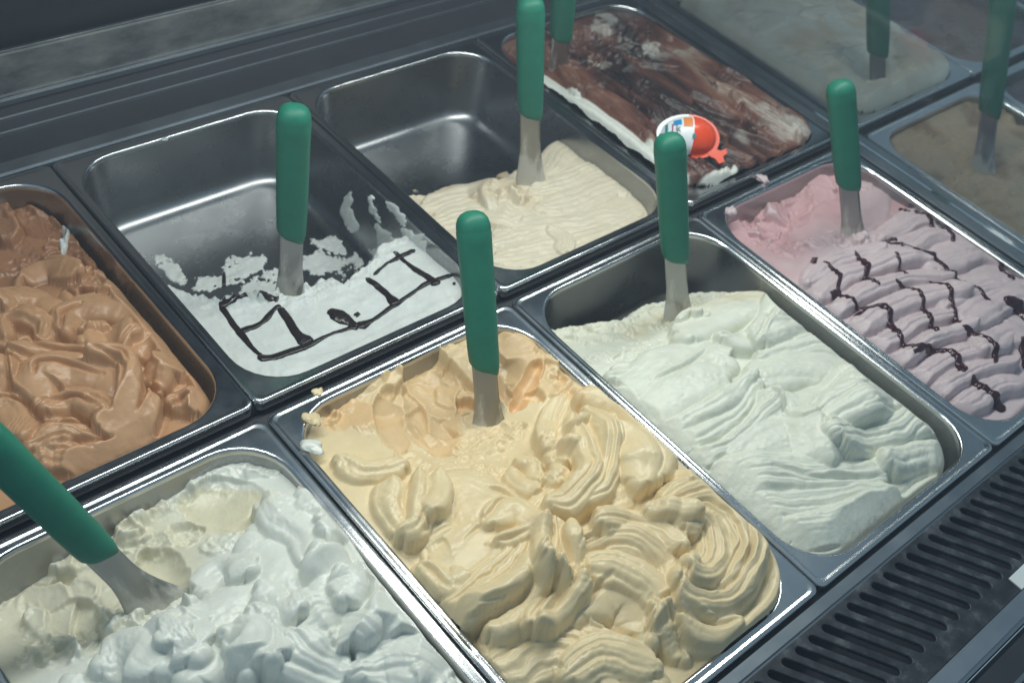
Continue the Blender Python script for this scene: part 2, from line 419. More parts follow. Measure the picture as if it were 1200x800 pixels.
    def stroke(s, pts, hw, lift=3, crown=5, n=0, amp=1.0, tilt=0, ends=(.25, .25), pix=True, wob=.15, seed=0, tint=None):
        hw *= getattr(s, 'wid', 1.0); gn = getattr(s, 'gain', 1.0); lift *= gn**.5; crown *= gn; tilt *= gn; amp *= gn*getattr(s, 'ramp', 1.0)
        C = s.path(pts, pix=pix)
        r = s.uv(C, hw, ends)
        if r is None: return
        sl, u, rho, tt, side = r
        hb = s.samp(C[:, 0], C[:, 1], blur(s.h[sl], 1) if False else s.h)
        kk = np.ones(21)/21; hb = np.convolve(np.pad(hb, 10, mode='edge'), kk, mode='valid')
        bz = np.interp(tt, np.linspace(0, 1, len(hb)), hb)
        X, Y = s.X[sl], s.Y[sl]
        w = wob*vnoise(X, Y, 22, 900+seed)+.05*vnoise(X, Y, 7, 950+seed)
        prof = np.sqrt(np.clip(1-np.minimum(rho, 1)**2, 0, 1))
        z = bz+lift+crown*(prof-.45)+tilt*u*prof
        if n:
            ph = (u+w)*n*math.pi/2+.6*seed
            fade = .55+.45*np.sin(tt*math.pi*1.0+.4)
            rd = np.abs(np.sin(ph))**.8+.35*np.abs(np.sin(ph*2.17+1.3+tt*2))
            z = z+amp*(rd-.75)*fade*np.clip(1.15-rho, 0, 1)**.3
        st_ = vnoise(side*1.0, tt*60+side*.15, 2.6, 300+seed % 50)
        z = z+.35*vnoise(X, Y, 12, 70+seed)+getattr(s, 'drag', .32)*st_*(1-rho*rho*.5)*sstep(-.5, .4, vnoise(X, Y, 25, 80+seed))
        z = np.where(rho < 1.0, z, -1e3)
        h = s.h[sl]
        kk_ = getattr(s, 'k', 1.0); q = np.clip(.5+.5*(z-h)/kk_, 0, 1); hn = h*(1-q)+z*q+kk_*q*(1-q)*.6
        s.h[sl] = np.where(rho < 1.0, hn, h)
        if tint is not None:
            mk = (z > h-.2) & (rho < 1); s.tint[sl] = np.where(mk, tint, s.tint[sl])
    def scoop(s, pts, hw, depth=6, pix=True, tint=None, ends=(.3, .3), flat=0.0, n=0):
        C = s.path(pts, pix=pix); r = s.uv(C, hw, ends)
        if r is None: return
        sl, u, rho, tt, side = r
        hb = s.samp(C[:, 0], C[:, 1]); hb = np.convolve(np.pad(hb, 10, mode='edge'), np.ones(21)/21, mode='valid')
        bz = np.interp(tt, np.linspace(0, 1, len(hb)), hb)
        X, Y = s.X[sl], s.Y[sl]
        edge = 1+.16*fbm(X, Y, 9, 33)
        z = bz-depth*np.clip(1-(rho/edge)**2, -3, 1)
        if n: z = z+.35*np.abs(np.sin(u*n))
        s.h[sl] = np.where(rho < 1.15, np.minimum(s.h[sl], z), s.h[sl])
        if tint is not None: s.tint[sl] = np.maximum(s.tint[sl], tint*sstep(1.1, .8, rho))
    def rough(s, pts, hw, amp, scale, seed, tint=None, terr=0):
        """torn, crumbly zone along a path"""
        C = s.path(pts); r = s.uv(C, hw, (.2, .2))
        if r is None: return
        sl, u, rho, tt, side = r; X, Y = s.X[sl], s.Y[sl]
        mk = sstep(1.05, .55, rho+.25*fbm(X, Y, 14, seed+5))
        nz = ridged(X, Y, scale, seed, 5)
        if terr:
            q = fbm(X, Y, scale*1.8, seed+9, 3)*terr; st = np.floor(q); q = st+np.clip((q-st)*5-2, 0, 1); nz = .55*nz+.9*q
        s.h[sl] += amp*nz*mk
        if tint is not None: s.tint[sl] = np.maximum(s.tint[sl], tint*mk*(.6+.4*fbm(X, Y, 15, seed+3)))
    def patch(s, u, v, z, rx, ry, th, seed, thr=-.05):
        """a ragged smear left on the bottom of the pan"""
        p = px(u, v, z); X, Y = s.X-p[0], s.Y-p[1]
        m_ = 1-np.hypot(X/rx, Y/ry)+.95*fbm(s.X, s.Y, 17, seed, 6, .72)
        mk = sstep(.0, .22, m_+thr)
        s.h = np.maximum(s.h, z-3+mk*(3+th*(.6+.5*ridged(s.X, s.Y, 11, seed+1, 4))))
    def crease(s, pts, depth=2.6, hw=2.6, jit=1.0):
        C = s.path(pts); r = s.uv(C, hw*2.2, (.4, .4))
        if r is None: return
        sl, u, rho, tt, side = r
        g_ = np.exp(-np.abs(side)/hw*1.6)*np.sin(np.clip(tt, .02, .98)*math.pi)**.5
        lip = np.where(side > 0, 1, 0)*np.exp(-((side-hw*1.3)/hw)**2)
        s.h[sl] += np.where(rho < 1, -depth*g_+.35*depth*lip*np.sin(tt*math.pi), 0)*sstep(1, .7, rho)
    def facets(s, pts, hw, amp, cell, seed, tint=None):
        """broken planes left by the scoop: each cell has its own tilt and level"""
        C = s.path(pts); r = s.uv(C, hw, (.2, .2))
        if r is None: return
        sl, u, rho, tt, side = r; X, Y = s.X[sl], s.Y[sl]
        rs = np.random.RandomState(seed); n = 40
        P = np.stack([rs.uniform(X.min(), X.max(), n), rs.uniform(Y.min(), Y.max(), n)], -1)
        Xw = X+3.0*fbm(X, Y, 14, seed, 4); Yw = Y+3.0*fbm(X, Y, 14, seed+7, 4)
        m_ = max(4, int((X.max()-X.min())*(Y.max()-Y.min())/cell**2)); P = P[:min(n, m_)]
        best = np.full(X.shape, 1e9); z = np.zeros_like(X); tn = np.zeros_like(X)
        for p in P:
            d = np.hypot((Xw-p[0])*1.5, Yw-p[1]); a, b, c, t_ = rs.uniform(-.22, .22), rs.uniform(-.22, .22), rs.uniform(-1, 1), rs.uniform(.3, 1)
            mm = d < best; best[mm] = d[mm]; z[mm] = (amp*c+a*(X-p[0])+b*(Y-p[1]))[mm]; tn[mm] = t_
        z = blur(z, .9)+.35*ridged(X, Y, 9, seed+3, 4)
        mk = sstep(1.05, .7, rho+.2*fbm(X, Y, 14, seed+5))
        s.h[sl] += z*mk
        if tint is not None: s.tint[sl] = np.maximum(s.tint[sl], tint*blur(tn, 1)*mk)
    def cliff(s, pts, z, bottom, seed, ns=6, soft=7):
        """everything behind (larger y than) the traced torn edge drops to the bottom"""
        P = np.array([px(u, v, z) for u, v in pts]); o = np.argsort(P[:, 0]); P = P[o]
        yb = np.interp(s.X, P[:, 0], P[:, 1])
        d = s.Y-yb+ns*fbm(s.X, s.Y, 16, seed, 5, .6)
        mk = sstep(-soft*.4, soft, d)
        s.h = s.h*(1-mk)+bottom*mk
        lip = np.exp(-((d+6)/5.0)**2)
        s.h += 1.8*lip*ridged(s.X, s.Y, 7, seed+2, 4)
        return d
    def cap(s, c0, k, wd, gap=None):
        sd = s.sd-1.5
        if gap is not None: sd = sd+gap
        sd = sd+1.2*fbm(s.X, s.Y, 18, 77)
        c = s.zr+c0+k*np.sqrt(np.clip(-sd/wd, 0, 1))+np.where(sd > 0, -sd*3, 0)+np.where(-sd > wd, (-sd-wd)*.6, 0)
        a, b = s.h, c; kk = 1.5
        hh = np.clip(.5+.5*(a-b)/kk, 0, 1)
        s.h = a*(1-hh)+b*hh-kk*hh*(1-hh)
    def mesh(s, name, mat, label, cat='ice cream', sig=.38, fine=.12, drop_below=None, sharp=0.0):
        if sharp:
            lo_ = np.where(s.sd < 0, s.h-blur(s.h, 4.5/s.st), 0); s.h = s.h+sharp*np.clip(lo_, -3.5, 2.0)*sstep(-1, -6, s.sd)
            lo_ = np.where(s.sd < 0, s.h-blur(s.h, 1.6/s.st), 0); s.h = s.h+.6*sharp*np.clip(lo_, -1.5, .8)*sstep(-1, -6, s.sd)
        h = blur(s.h, sig/s.st); h = h+fine*fbm(s.X, s.Y, 7, 5, 3)
        s.h = h
        ok = s.sd < 1.5
        nx, ny = h.shape
        V = np.stack([s.X, s.Y, h], -1).reshape(-1, 3)/1000
        quad = ok[:-1, :-1] & ok[1:, :-1] & ok[1:, 1:] & ok[:-1, 1:]
        if drop_below is not None:
            mx = np.maximum(np.maximum(h[:-1, :-1], h[1:, :-1]), np.maximum(h[1:, 1:], h[:-1, 1:])); quad &= mx > drop_below
        I, J = np.nonzero(quad); a = I*ny+J
        Fq = np.stack([a, a+ny, a+ny+1, a+1], -1)
        used = np.zeros(nx*ny, bool); used[Fq.ravel()] = True; mp = np.cumsum(used)-1
        Vu = V[used]; Fq = mp[Fq]
        org = np.array([(s.x0+s.W/2)/1000, (s.y0+s.L/2)/1000, Vu[:, 2].min()])
        me = bpy.data.meshes.new(name); me.vertices.add(len(Vu)); me.vertices.foreach_set('co', (Vu-org).ravel().astype(np.float32))
        me.loops.add(Fq.size); me.loops.foreach_set('vertex_index', Fq.ravel().astype(np.int32))
        me.polygons.add(len(Fq)); me.polygons.foreach_set('loop_start', np.arange(0, Fq.size, 4, dtype=np.int32))
        me.polygons.foreach_set('use_smooth', np.ones(len(Fq), bool))
        me.update(calc_edges=True)
        for nm, A in (('tint', blur(s.tint, 1)), ('topping', blur(s.top, .7))):
            at = me.attributes.new(nm, 'FLOAT', 'POINT'); at.data.foreach_set('value', np.clip(A, 0, 1).reshape(-1)[used].astype(np.float32))
        me.materials.append(mat)
        o = bpy.data.objects.new(name, me); scene.collection.objects.link(o); o.location = org
        tag(o, label, cat); s.ob = o; s.org = org
        return o
    def random_lobes(s, n, seed, hw=(8, 16), ln=(20, 55), lift=1.5, crown=5, ridges=(0, 3), amp=1.0, region=None, turn=1.2, ang=None, aspread=3.2):
        rs = random.Random(seed); c = 0
        while c < n:
            x = rs.uniform(s.x0+20, s.x0+s.W-20); y = rs.uniform(s.y0+20, s.y0+s.L-20)
            if region and not region(x, y): continue
            a = (ang if ang is not None else 0)+rs.uniform(-aspread, aspread); L = rs.uniform(*ln); tr = rs.uniform(-turn, turn)
            P = []; q = np.array([x, y])
            for k in range(5):
                P.append(q.copy()); q = q+L/4*np.array([math.cos(a), math.sin(a)]); a += tr/4
            s.stroke(P, rs.uniform(*hw), lift*rs.uniform(.3, 1.2), crown*rs.uniform(.7, 1.2), rs.randint(*ridges), amp, rs.uniform(-2, 2), pix=False, seed=rs.randint(0, 999))
            c += 1

def drizzle(fd, name, pts, rad, mat, seed=0, flat=.55):
    """a strand of sauce lying on the finished surface: radius varies, ends round"""
    C = fd.path(pts, n=max(24, 20*len(pts)))
    hb_ = np.maximum(fd.h, blur(fd.h, 3.0/fd.st)) if not hasattr(fd, 'hdrape') else fd.hdrape; fd.hdrape = hb_
    rs = np.random.RandomState(seed); n = len(C)
    t = np.linspace(0, 1, n)
    wv = 1+.30*np.interp(t, np.linspace(0, 1, 7), rs.uniform(-1, 1, 7))
    C = C+.5*np.stack([np.interp(t, np.linspace(0, 1, 6), rs.uniform(-1, 1, 6)), np.interp(t, np.linspace(0, 1, 6), rs.uniform(-1, 1, 6))], -1)
    r = (np.interp(t, np.linspace(0, 1, len(rad)), rad) if hasattr(rad, '__len__') else rad)*wv
    r = r*np.clip(np.minimum(t, 1-t)*14+.35, 0, 1)
    T = np.gradient(C, axis=0); T /= np.maximum(np.hypot(T[:, 0], T[:, 1])[:, None], 1e-6); N = np.stack([-T[:, 1], T[:, 0]], -1)
    ks = np.linspace(-1, 1, 9); V = []; Fc = []
    for i in range(n):
        for k in ks:
            p = C[i]+N[i]*k*r[i]; z = float(fd.samp(p[0], p[1], hb_))+flat*r[i]*math.sqrt(max(0, 1-k*k))*1.0-(.5 if abs(k) > .99 else 0)+.12
            V.append((p[0]/1000, p[1]/1000, z/1000))
    m_ = len(ks)
    for i in range(n-1):
        for k in range(m_-1): Fc.append((i*m_+k, i*m_+k+1, (i+1)*m_+k+1, (i+1)*m_+k))
    V = np.array(V)-fd.org
    return obj(name, V, [f[::-1] for f in Fc], mat, fd.ob)

def wall_smear(fd, pts, wpx, seed, xw=239.5):
    """thin ragged streak of ice cream left on the right wall of a pan"""
    rs = np.random.RandomState(seed); n, m_ = 30, 9
    P = np.array(pts, float); t = np.linspace(0, len(P)-1, n); C = np.stack([np.interp(t, range(len(P)), P[:, k]) for k in (0, 1)], -1)
    T = np.gradient(C, axis=0); T /= np.hypot(T[:, 0], T[:, 1])[:, None]; N = np.stack([-T[:, 1], T[:, 0]], -1)
    tt = np.linspace(0, 1, n); env = np.sqrt(np.clip(np.sin(np.clip(tt, .01, .99)*math.pi), 0, 1)); V = []; Fc = []
    wl, wr = [wpx*env*(1+.55*np.interp(tt, np.linspace(0, 1, 16), rs.uniform(-1, 1, 16))) for _ in (0, 1)]
    for i in range(n):
        for k in np.linspace(-1, 1, m_):
            q = C[i]+N[i]*k*(wl[i] if k < 0 else wr[i])
            d = FW+RT*(q[0]-600)/F_PX+UP*(400-q[1])/F_PX; x = xw
            for _ in range(3):
                p = CAM+d*((x/1000-CAM[0])/d[0]); x = xw-.1*(5-p[2]*1000)
            th = (2.4*math.sqrt(max(0, 1-k*k))*(.6+.5*rs.rand())-.5)*(.4+.6*env[i])
            V.append((p[0]-th/1000, p[1], p[2]))
    for i in range(n-1):
        for k in range(m_-1): a = i*m_+k; Fc.append((a, a+1, a+m_+1, a+m_))
    return obj('smear', np.array(V)-fd.org, Fc, fd.ob.data.materials[0], fd.ob)

#PANS_BEGIN
# ---- yellow custard
f = Field(0, -360, 360, 0, .8, [(395, 485, -16), (440, 445, -9), (490, 420, -8), (525, 430, -14), (505, 500, -22), (610, 405, -8), (650, 450, -10), (570, 495, -30), (600, 530, -20), (430, 560, -4),
    (480, 590, 0), (560, 640, 3), (640, 660, 5), (730, 520, 18), (765, 560, 16), (690, 570, 10), (820, 640, 8), (870, 620, 7), (895, 690, -3), (850, 740, -4), (700, 720, 2), (600, 770, -10), (520, 710, -12), (700, 790, -4), (770, 780, -8)])
f.begin(); f.gain = 1.6; f.ramp = .85
# scooped rear: planes, torn flakes
f.facets([(400, 490), (450, 460), (520, 450), (600, 430), (650, 450)], 34, 6.0, 20, 3, .8)
f.scoop([(505, 425), (516, 525)], 22, 6, tint=.5)
f.scoop([(455, 465), (470, 525)], 13, 4, tint=.45)
f.facets([(480, 440), (520, 470), (500, 510)], 26, 2.5, 16, 13, .4)
f.stroke([(590, 400), (615, 425), (605, 455)], 17, 3, 2, 0, 0, 3, tint=.65)
f.scoop([(632, 430), (600, 478)], 9, 6, tint=1.0)
f.rough([(385, 490), (400, 460), (450, 435)], 15, 6.0, 17, 3, .35, 1.8)
f.rough([(450, 430), (490, 410), (540, 400)], 9, 5.0, 13, 4, .5, 1.6)
f.rough([(630, 410), (665, 455), (680, 480)], 9, 4.0, 11, 5, .6, 1.4)
f.rough([(540, 530), (570, 515), (610, 500)], 18, 7.0, 15, 6, .2, 1.4)
f.rough([(460, 540), (530, 545), (600, 560), (650, 550)], 18, 5, 16, 7, .15, .8)
f.begin(); f.k = .7
f.random_lobes(16, 77, (15, 24), (35, 70), 1.0, 3.0, (2, 4), 1.0, region=lambda x, y: y < -130)
f.begin()
# whipped folds, traced
f.stroke([(395, 545), (430, 555), (470, 548)], 12, 3, 6, 2, 1.2, 1, seed=1)
f.stroke(zz(440, 540, 3.077, [(190, 130), (330, 150), (420, 250), (330, 380), (200, 420)]), 32, 2, 5, 0, 0, 0, seed=2)
f.stroke(zz(440, 540, 3.077, [(60, 90), (50, 180), (110, 260)]), 13, 3, 7, 2, 1.5, 1, seed=3)
f.stroke(zz(440, 540, 3.077, [(150, 60), (160, 150), (150, 250), (90, 285)]), 11, 4, 8, 2, 1.6, -2, seed=4)
f.stroke(zz(440, 540, 3.077, [(215, 80), (215, 150), (190, 210)]), 11, 3, 7, 1, 1, 1, seed=5)
f.stroke(zz(440, 540, 3.077, [(170, 410), (260, 450), (330, 430)]), 12, 1, 4, 1, .8, 0, seed=6)
f.stroke(zz(440, 540, 3.077, [(250, 560), (380, 500), (480, 420), (540, 330), (580, 250)]), 21, 4, 7, 5, 2.0, -3, seed=7)
f.stroke(zz(440, 540, 3.077, [(290, 590), (400, 540), (500, 460), (560, 380)]), 9, 3, 6, 1, 1.2, -2, seed=8)
f.stroke(zz(440, 540, 3.077, [(400, 250), (480, 200), (560, 220), (600, 260)]), 13, 2, 5, 1, 1, 0, seed=9)
f.stroke(zz(440, 540, 3.077, [(440, 320), (520, 300), (570, 270)]), 8, 2, 5, 0, 0, 1, seed=10)
# lower right sweeps
f.stroke([(575, 785), (640, 752), (710, 775), (760, 800)], 32, 3, 7, 6, 1.6, -1, seed=11)
f.stroke([(660, 800), (700, 775), (760, 790)], 16, 1, 5, 3, 1.3, 1, seed=12)
f.stroke(zz(650, 500, 2.667, [(60, 600), (140, 520), (230, 540), (270, 620), (270, 680)]), 24, 4, 7, 1, .6, 2, seed=13)
f.stroke(zz(650, 500, 2.667, [(80, 470), (180, 470), (280, 520), (320, 590)]), 15, 4, 6, 2, 1.4, 1, seed=14)
f.stroke(zz(650, 500, 2.667, [(60, 420), (130, 370), (230, 370), (330, 440), (360, 560)]), 17, 5, 8, 4, 2.0, 2, seed=15)
f.stroke(zz(650, 500, 2.667, [(120, 340), (210, 310), (310, 340), (390, 390)]), 14, 5, 7, 3, 1.7, 1, seed=16)
f.stroke(zz(650, 500, 2.667, [(300, 600), (340, 640), (400, 720)]), 15, 1, 6, 2, 1.2, 0, seed=17)
# big right swirl
f.stroke(zz(650, 500, 2.667, [(560, 250), (660, 370), (675, 480), (600, 610), (450, 640), (370, 600)]), 20, 1, 9, 0, 0, 3, seed=18)
f.stroke(zz(650, 500, 2.667, [(330, 290), (440, 240), (540, 290), (570, 400), (530, 510), (430, 550), (370, 520)]), 22, 6, 9, 5, 2.4, 3, seed=19, ends=(.12, .12))
f.stroke(zz(650, 500, 2.667, [(380, 330), (450, 330), (480, 410), (440, 480), (390, 480)]), 15, 4, 6, 4, 1.6, 2, seed=20)
f.stroke(zz(650, 500, 2.667, [(270, 290), (350, 300), (420, 320)]), 8, 4, 5, 1, 1, 1, seed=21)
f.stroke(zz(650, 500, 2.667, [(370, 640), (470, 670), (560, 640)]), 10, 1, 5, 1, .8, 0, seed=22)
f.stroke(zz(650, 500, 2.667, [(320, 170), (370, 160), (420, 190)]), 9, 1, 5, 0, .8, 0, seed=23)
# centre fold: thick twisted ribbon
f.stroke(zz(440, 540, 3.077, [(590, 260), (580, 360), (560, 450)]), 8, 3, 7, 1, 1, 0, seed=24)
f.stroke(zz(440, 540, 3.077, [(640, 240), (650, 330), (620, 410), (570, 430)]), 12, 5, 8, 2, 2.0, 0, seed=25)
f.stroke(zz(440, 540, 3.077, [(690, 270), (705, 370), (690, 440), (630, 460)]), 8, 6, 7, 1, 1.2, 0, seed=26)
f.stroke(zz(440, 540, 3.077, [(590, 450), (540, 530), (470, 630), (400, 650)]), 10, 6, 8, 1, 1.3, 0, seed=27)
f.stroke(zz(440, 540, 3.077, [(650, 480), (590, 560), (530, 640)]), 9, 6, 8, 0, 0, 0, seed=28)
f.stroke(zz(440, 540, 3.077, [(715, 470), (690, 540), (620, 610), (570, 650)]), 9, 5, 8, 1, 1.2, 0, seed=29)
# upper right dome and arcs
f.stroke(zz(580, 340, 3.333, [(330, 440), (450, 440), (570, 520), (620, 640), (610, 760)]), 17, 4, 9, 1, .8, 2, seed=30)
f.stroke(zz(580, 340, 3.333, [(440, 560), (530, 620), (560, 700), (540, 780)]), 17, 5, 8, 1, .8, 2, seed=31)
f.stroke(zz(580, 340, 3.333, [(340, 500), (430, 570), (440, 680), (400, 790), (330, 850)]), 11, 5, 7, 3, 2.0, 1, seed=32)
f.stroke(zz(580, 340, 3.333, [(320, 560), (360, 640), (370, 740), (300, 840), (200, 870)]), 13, 5, 8, 3, 2.2, 0, seed=33)
f.stroke(zz(580, 340, 3.333, [(290, 500), (300, 560), (340, 540)]), 7, 2, 6, 0, 0, 0, seed=34)
for k, P in enumerate([[(190, 600), (240, 640), (230, 700)], [(260, 690), (250, 740), (190, 760)], [(90, 680), (150, 700), (160, 760)], [(60, 720), (100, 770), (170, 790)], [(270, 600), (290, 650), (270, 700)]]):
    f.stroke(zz(580, 340, 3.333, P), 9, 2, 5, 1, 1, 0, seed=40+k)
f.rough([(560, 560), (600, 545), (640, 540), (650, 580)], 17, 3.0, 12, 18, .1, .8)
f.rough([(590, 545), (640, 540), (650, 580)], 14, 1.6, 11, 8, .1)
for P in ([(170, 280), (190, 250), (180, 210)], [(330, 300), (400, 230), (450, 170), (500, 150)], [(410, 325), (470, 320), (530, 300)], [(600, 420), (660, 430), (700, 440)], [(560, 440), (590, 400), (590, 350)], [(640, 460), (590, 540), (530, 640)], [(480, 570), (540, 500)], [(300, 600), (400, 580), (490, 520)],
        [(730, 380), (730, 470), (760, 490)], [(700, 600), (750, 510), (830, 450)], [(880, 640), (820, 600), (760, 590)], [(580, 190), (610, 215), (680, 230), (760, 250)], [(150, 400), (200, 420), (260, 480)], [(400, 120), (450, 130), (500, 150)]):
    f.crease(zz(440, 540, 3.077, P), 4.0, 2.4)
for P in ([(290, 590), (360, 540), (370, 460)], [(300, 580), (340, 620), (400, 720)], [(490, 560), (560, 500), (585, 400), (560, 320)], [(260, 690), (290, 620), (280, 570)], [(370, 600), (470, 650), (560, 640)], [(60, 420), (80, 380), (150, 360)]):
    f.crease(zz(650, 500, 2.667, P), 4.0, 2.6)
f.cap(-5, 32, 15)
f.mesh('ice_cream', M_YELLOW, 'yellow custard ice cream in thick whipped folds', sharp=0.26)
FY = f

# ---- milk white, front left
f = Field(-250, -360, 360, 0, .8, [(190, 575, -18), (240, 560, -15), (250, 600, -24), (310, 560, -14), (60, 690, -36), (30, 740, -38), (130, 610, -34), (372, 610, -6), (330, 670, 0), (470, 740, 2), (300, 780, 2), (130, 760, -16),
    (200, 660, -28), (430, 680, -2), (505, 790, 0), (360, 740, 0), (60, 790, -16), (-60, 780, -25)])
f.begin()
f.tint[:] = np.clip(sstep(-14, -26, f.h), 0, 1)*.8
f.scoop([(225, 590), (310, 600)], 22, 5, tint=1.0)
f.scoop([(20, 690), (110, 730)], 26, 5, tint=.8)
f.scoop([(170, 650), (215, 690)], 14, 8, tint=.9)
f.rough([(140, 610), (190, 580), (250, 545), (330, 545)], 15, 5, 14, 21, .1, 1.5)
f.rough([(140, 620), (180, 635), (230, 620)], 12, 5, 12, 22, .2, 1.3)
f.rough([(240, 640), (290, 630), (300, 660)], 12, 3, 12, 23, .1)
f.rough([(30, 770), (110, 745), (200, 735), (260, 690)], 22, 5, 13, 24, .0, 1.2)
f.rough([(150, 720), (230, 730), (290, 700)], 16, 3, 9, 25, .0)
f.facets([(40, 700), (110, 720), (150, 740)], 30, 5, 18, 27, .4)
f.rough([(60, 660), (120, 640), (160, 610)], 18, 6, 15, 28, .2, 1.5)
f.begin(); f.gain = 1.5; f.k = 1.4; f.wid = 1.35; f.ramp = 1.0
W = lambda p: zz(100, 520, 2.727, p)
f.stroke(W([(560, 300), (640, 280), (720, 360)]), 20, 3, 6, 1, .8, 0, seed=1)
f.stroke(W([(540, 350), (620, 400), (700, 480), (700, 560)]), 26, 4, 7, 1, .7, 0, seed=2)
f.stroke(W([(600, 220), (640, 270), (720, 330), (740, 430)]), 14, 3, 7, 2, 1.3, 0, seed=3)
f.stroke(W([(690, 200), (740, 240), (790, 225)]), 14, 5, 9, 0, 0, 0, seed=4)
f.stroke(W([(710, 130), (720, 170)]), 6, 3, 5, 0, 0, 0, seed=5)
f.stroke(W([(740, 290), (810, 280), (830, 290)]), 10, 2, 7, 0, 0, 0, seed=6)
f.stroke(W([(760, 330), (830, 340), (860, 400), (850, 440)]), 14, 4, 8, 2, 1.3, 1, seed=7)
f.stroke(W([(740, 400), (790, 470), (770, 550)]), 14, 3, 7, 1, 1, 0, seed=8)
f.stroke(W([(820, 460), (840, 500), (810, 550)]), 10, 3, 7, 0, 0, 0, seed=9)
f.stroke(W([(880, 460), (950, 470), (1020, 540), (1000, 600)]), 18, 3, 8, 1, 1, 1, seed=10)
f.stroke(W([(940, 560), (1040, 560), (1090, 630), (1050, 700)]), 22, 4, 9, 2, 1.2, 1, seed=11)
f.stroke(W([(870, 570), (930, 600), (920, 680)]), 14, 3, 8, 1, 1, 0, seed=12)
f.stroke(W([(640, 720), (700, 620), (800, 580), (880, 620)]), 22, 4, 8, 4, 2.0, 1, seed=13)
f.stroke(W([(650, 660), (730, 720), (840, 740)]), 15, 3, 7, 3, 1.6, 0, seed=14)
f.stroke(W([(340, 760), (420, 640), (500, 570), (560, 590)]), 22, 4, 8, 1, 1.2, 1, seed=15)
f.stroke(W([(540, 580), (580, 650), (610, 740)]), 12, 4, 8, 2, 1.8, 0, seed=16)
f.stroke(W([(450, 640), (520, 660), (530, 760)]), 12, 3, 7, 1, 1.4, 0, seed=17)
f.stroke(W([(880, 740), (960, 710), (1080, 740), (1140, 790)]), 18, 3, 7, 3, 1.4, 0, seed=18)
f.stroke(W([(560, 500), (620, 560), (680, 570)]), 10, 3, 7, 1, 1, 0, seed=19)
f.stroke(W([(380, 480), (450, 420), (530, 440)]), 12, 2, 6, 1, 1, 0, seed=20)
f.stroke(W([(200, 700), (300, 660), (360, 700)]), 16, 3, 6, 1, 1, 0, seed=21)
f.stroke(W([(60, 720), (160, 690), (250, 740)]), 15, 3, 6, 1, 1, 0, seed=22)
f.gain = 1.0
f.random_lobes(9, 5, (8, 13), (14, 34), 1.2, 5, (0, 1), .8, region=lambda x, y: y < -150 and x > -190)
f.random_lobes(10, 8, (6, 12), (12, 30), 1.2, 4, (0, 1), .8, region=lambda x, y: y < -110 and x < -110)
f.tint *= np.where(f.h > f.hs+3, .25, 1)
f.cap(-14, 34, 13, gap=4*sstep(-70, -20, f.X)*sstep(-120, -180, f.Y))
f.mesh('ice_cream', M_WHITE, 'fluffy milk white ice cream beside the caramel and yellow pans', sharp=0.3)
FWH = f

# ---- pale vanilla
f = Field(250, -360, 360, 0, .8, [(680, 390, -26), (740, 380, -24), (800, 372, -26), (870, 345, -20), (900, 370, -18), (770, 450, -13), (850, 420, -9), (930, 440, -6), (830, 500, -8), (1010, 460, -12), (1070, 500, -15), (950, 560, -6),
    (1090, 550, -12), (970, 630, -9), (880, 560, -8), (720, 470, -12)])
d = f.cliff([(640, 382), (665, 380), (700, 372), (725, 372), (750, 352), (775, 348), (800, 342), (830, 338), (862, 318), (875, 325), (890, 348), (912, 352)], -22, -66, 31)
f.tint[:] = .8*np.exp(-((d+22)/16)**2)*(.5+.7*fbm(f.X, f.Y, 22, 3))
f.begin()
f.rough([(665, 395), (720, 388), (770, 370)], 16, 4, 12, 41, .3, 1.0)
f.rough([(780, 375), (840, 355), (890, 345)], 16, 4, 12, 42, .5, 1.0)
f.rough([(690, 420), (740, 410), (790, 400)], 12, 2.5, 11, 43, .1)
Pz = lambda p: zz(680, 280, 2.667, p)
f.begin(); f.gain = 1.9; f.k = .8; f.ramp = .6; f.wid = 1.1
f.stroke(Pz([(100, 440), (200, 430), (320, 400)]), 18, 2, 5, 3, 1.2, 0, seed=1)
f.stroke(Pz([(150, 500), (280, 440), (400, 390), (450, 400)]), 30, 2, 6, 2, .7, 0, seed=2)
f.stroke(Pz([(200, 560), (320, 500), (430, 440)]), 24, 2, 5, 1, .6, 0, seed=3)
f.stroke(Pz([(320, 330), (420, 260), (520, 230), (600, 210)]), 22, 5, 7, 1, .7, -3, seed=4)
f.stroke(Pz([(430, 330), (520, 330), (580, 270), (610, 200)]), 14, 4, 7, 1, .8, -2, seed=5)
f.stroke(Pz([(540, 340), (640, 280), (740, 270), (840, 320)]), 18, 2, 6, 3, 1.2, 0, seed=6)
f.stroke(Pz([(560, 390), (680, 350), (800, 340), (870, 350)]), 18, 3, 6, 3, 1.4, 0, seed=7)
f.stroke(Pz([(540, 460), (640, 420), (760, 420), (870, 450)]), 24, 3, 7, 2, .8, -1, seed=8)
f.stroke(Pz([(600, 520), (690, 560), (780, 520), (840, 450)]), 24, 3, 7, 2, .6, 0, seed=9)
f.stroke(Pz([(250, 620), (350, 580), (450, 520), (530, 460)]), 10, 4, 6, 1, 1, 1, seed=10)
f.stroke(Pz([(300, 650), (400, 620), (500, 540), (550, 480)]), 12, 3, 6, 2, 1.4, 1, seed=11)
f.stroke(Pz([(360, 690), (460, 650), (560, 560), (600, 520)]), 14, 3, 6, 4, 1.6, 0, seed=12)
f.stroke(Pz([(800, 560), (870, 490), (960, 450), (1030, 490)]), 18, 4, 8, 3, 1.2, -1, seed=13)
f.stroke(Pz([(700, 620), (820, 560), (940, 540), (1050, 530)]), 20, 4, 7, 3, 1.3, -2, seed=14)
f.stroke(Pz([(480, 720), (580, 640), (680, 640), (800, 650)]), 30, 3, 7, 2, .8, 0, seed=15)
f.stroke(Pz([(760, 660), (900, 620), (1040, 580), (1100, 600)]), 22, 4, 7, 5, 1.6, 0, seed=16)
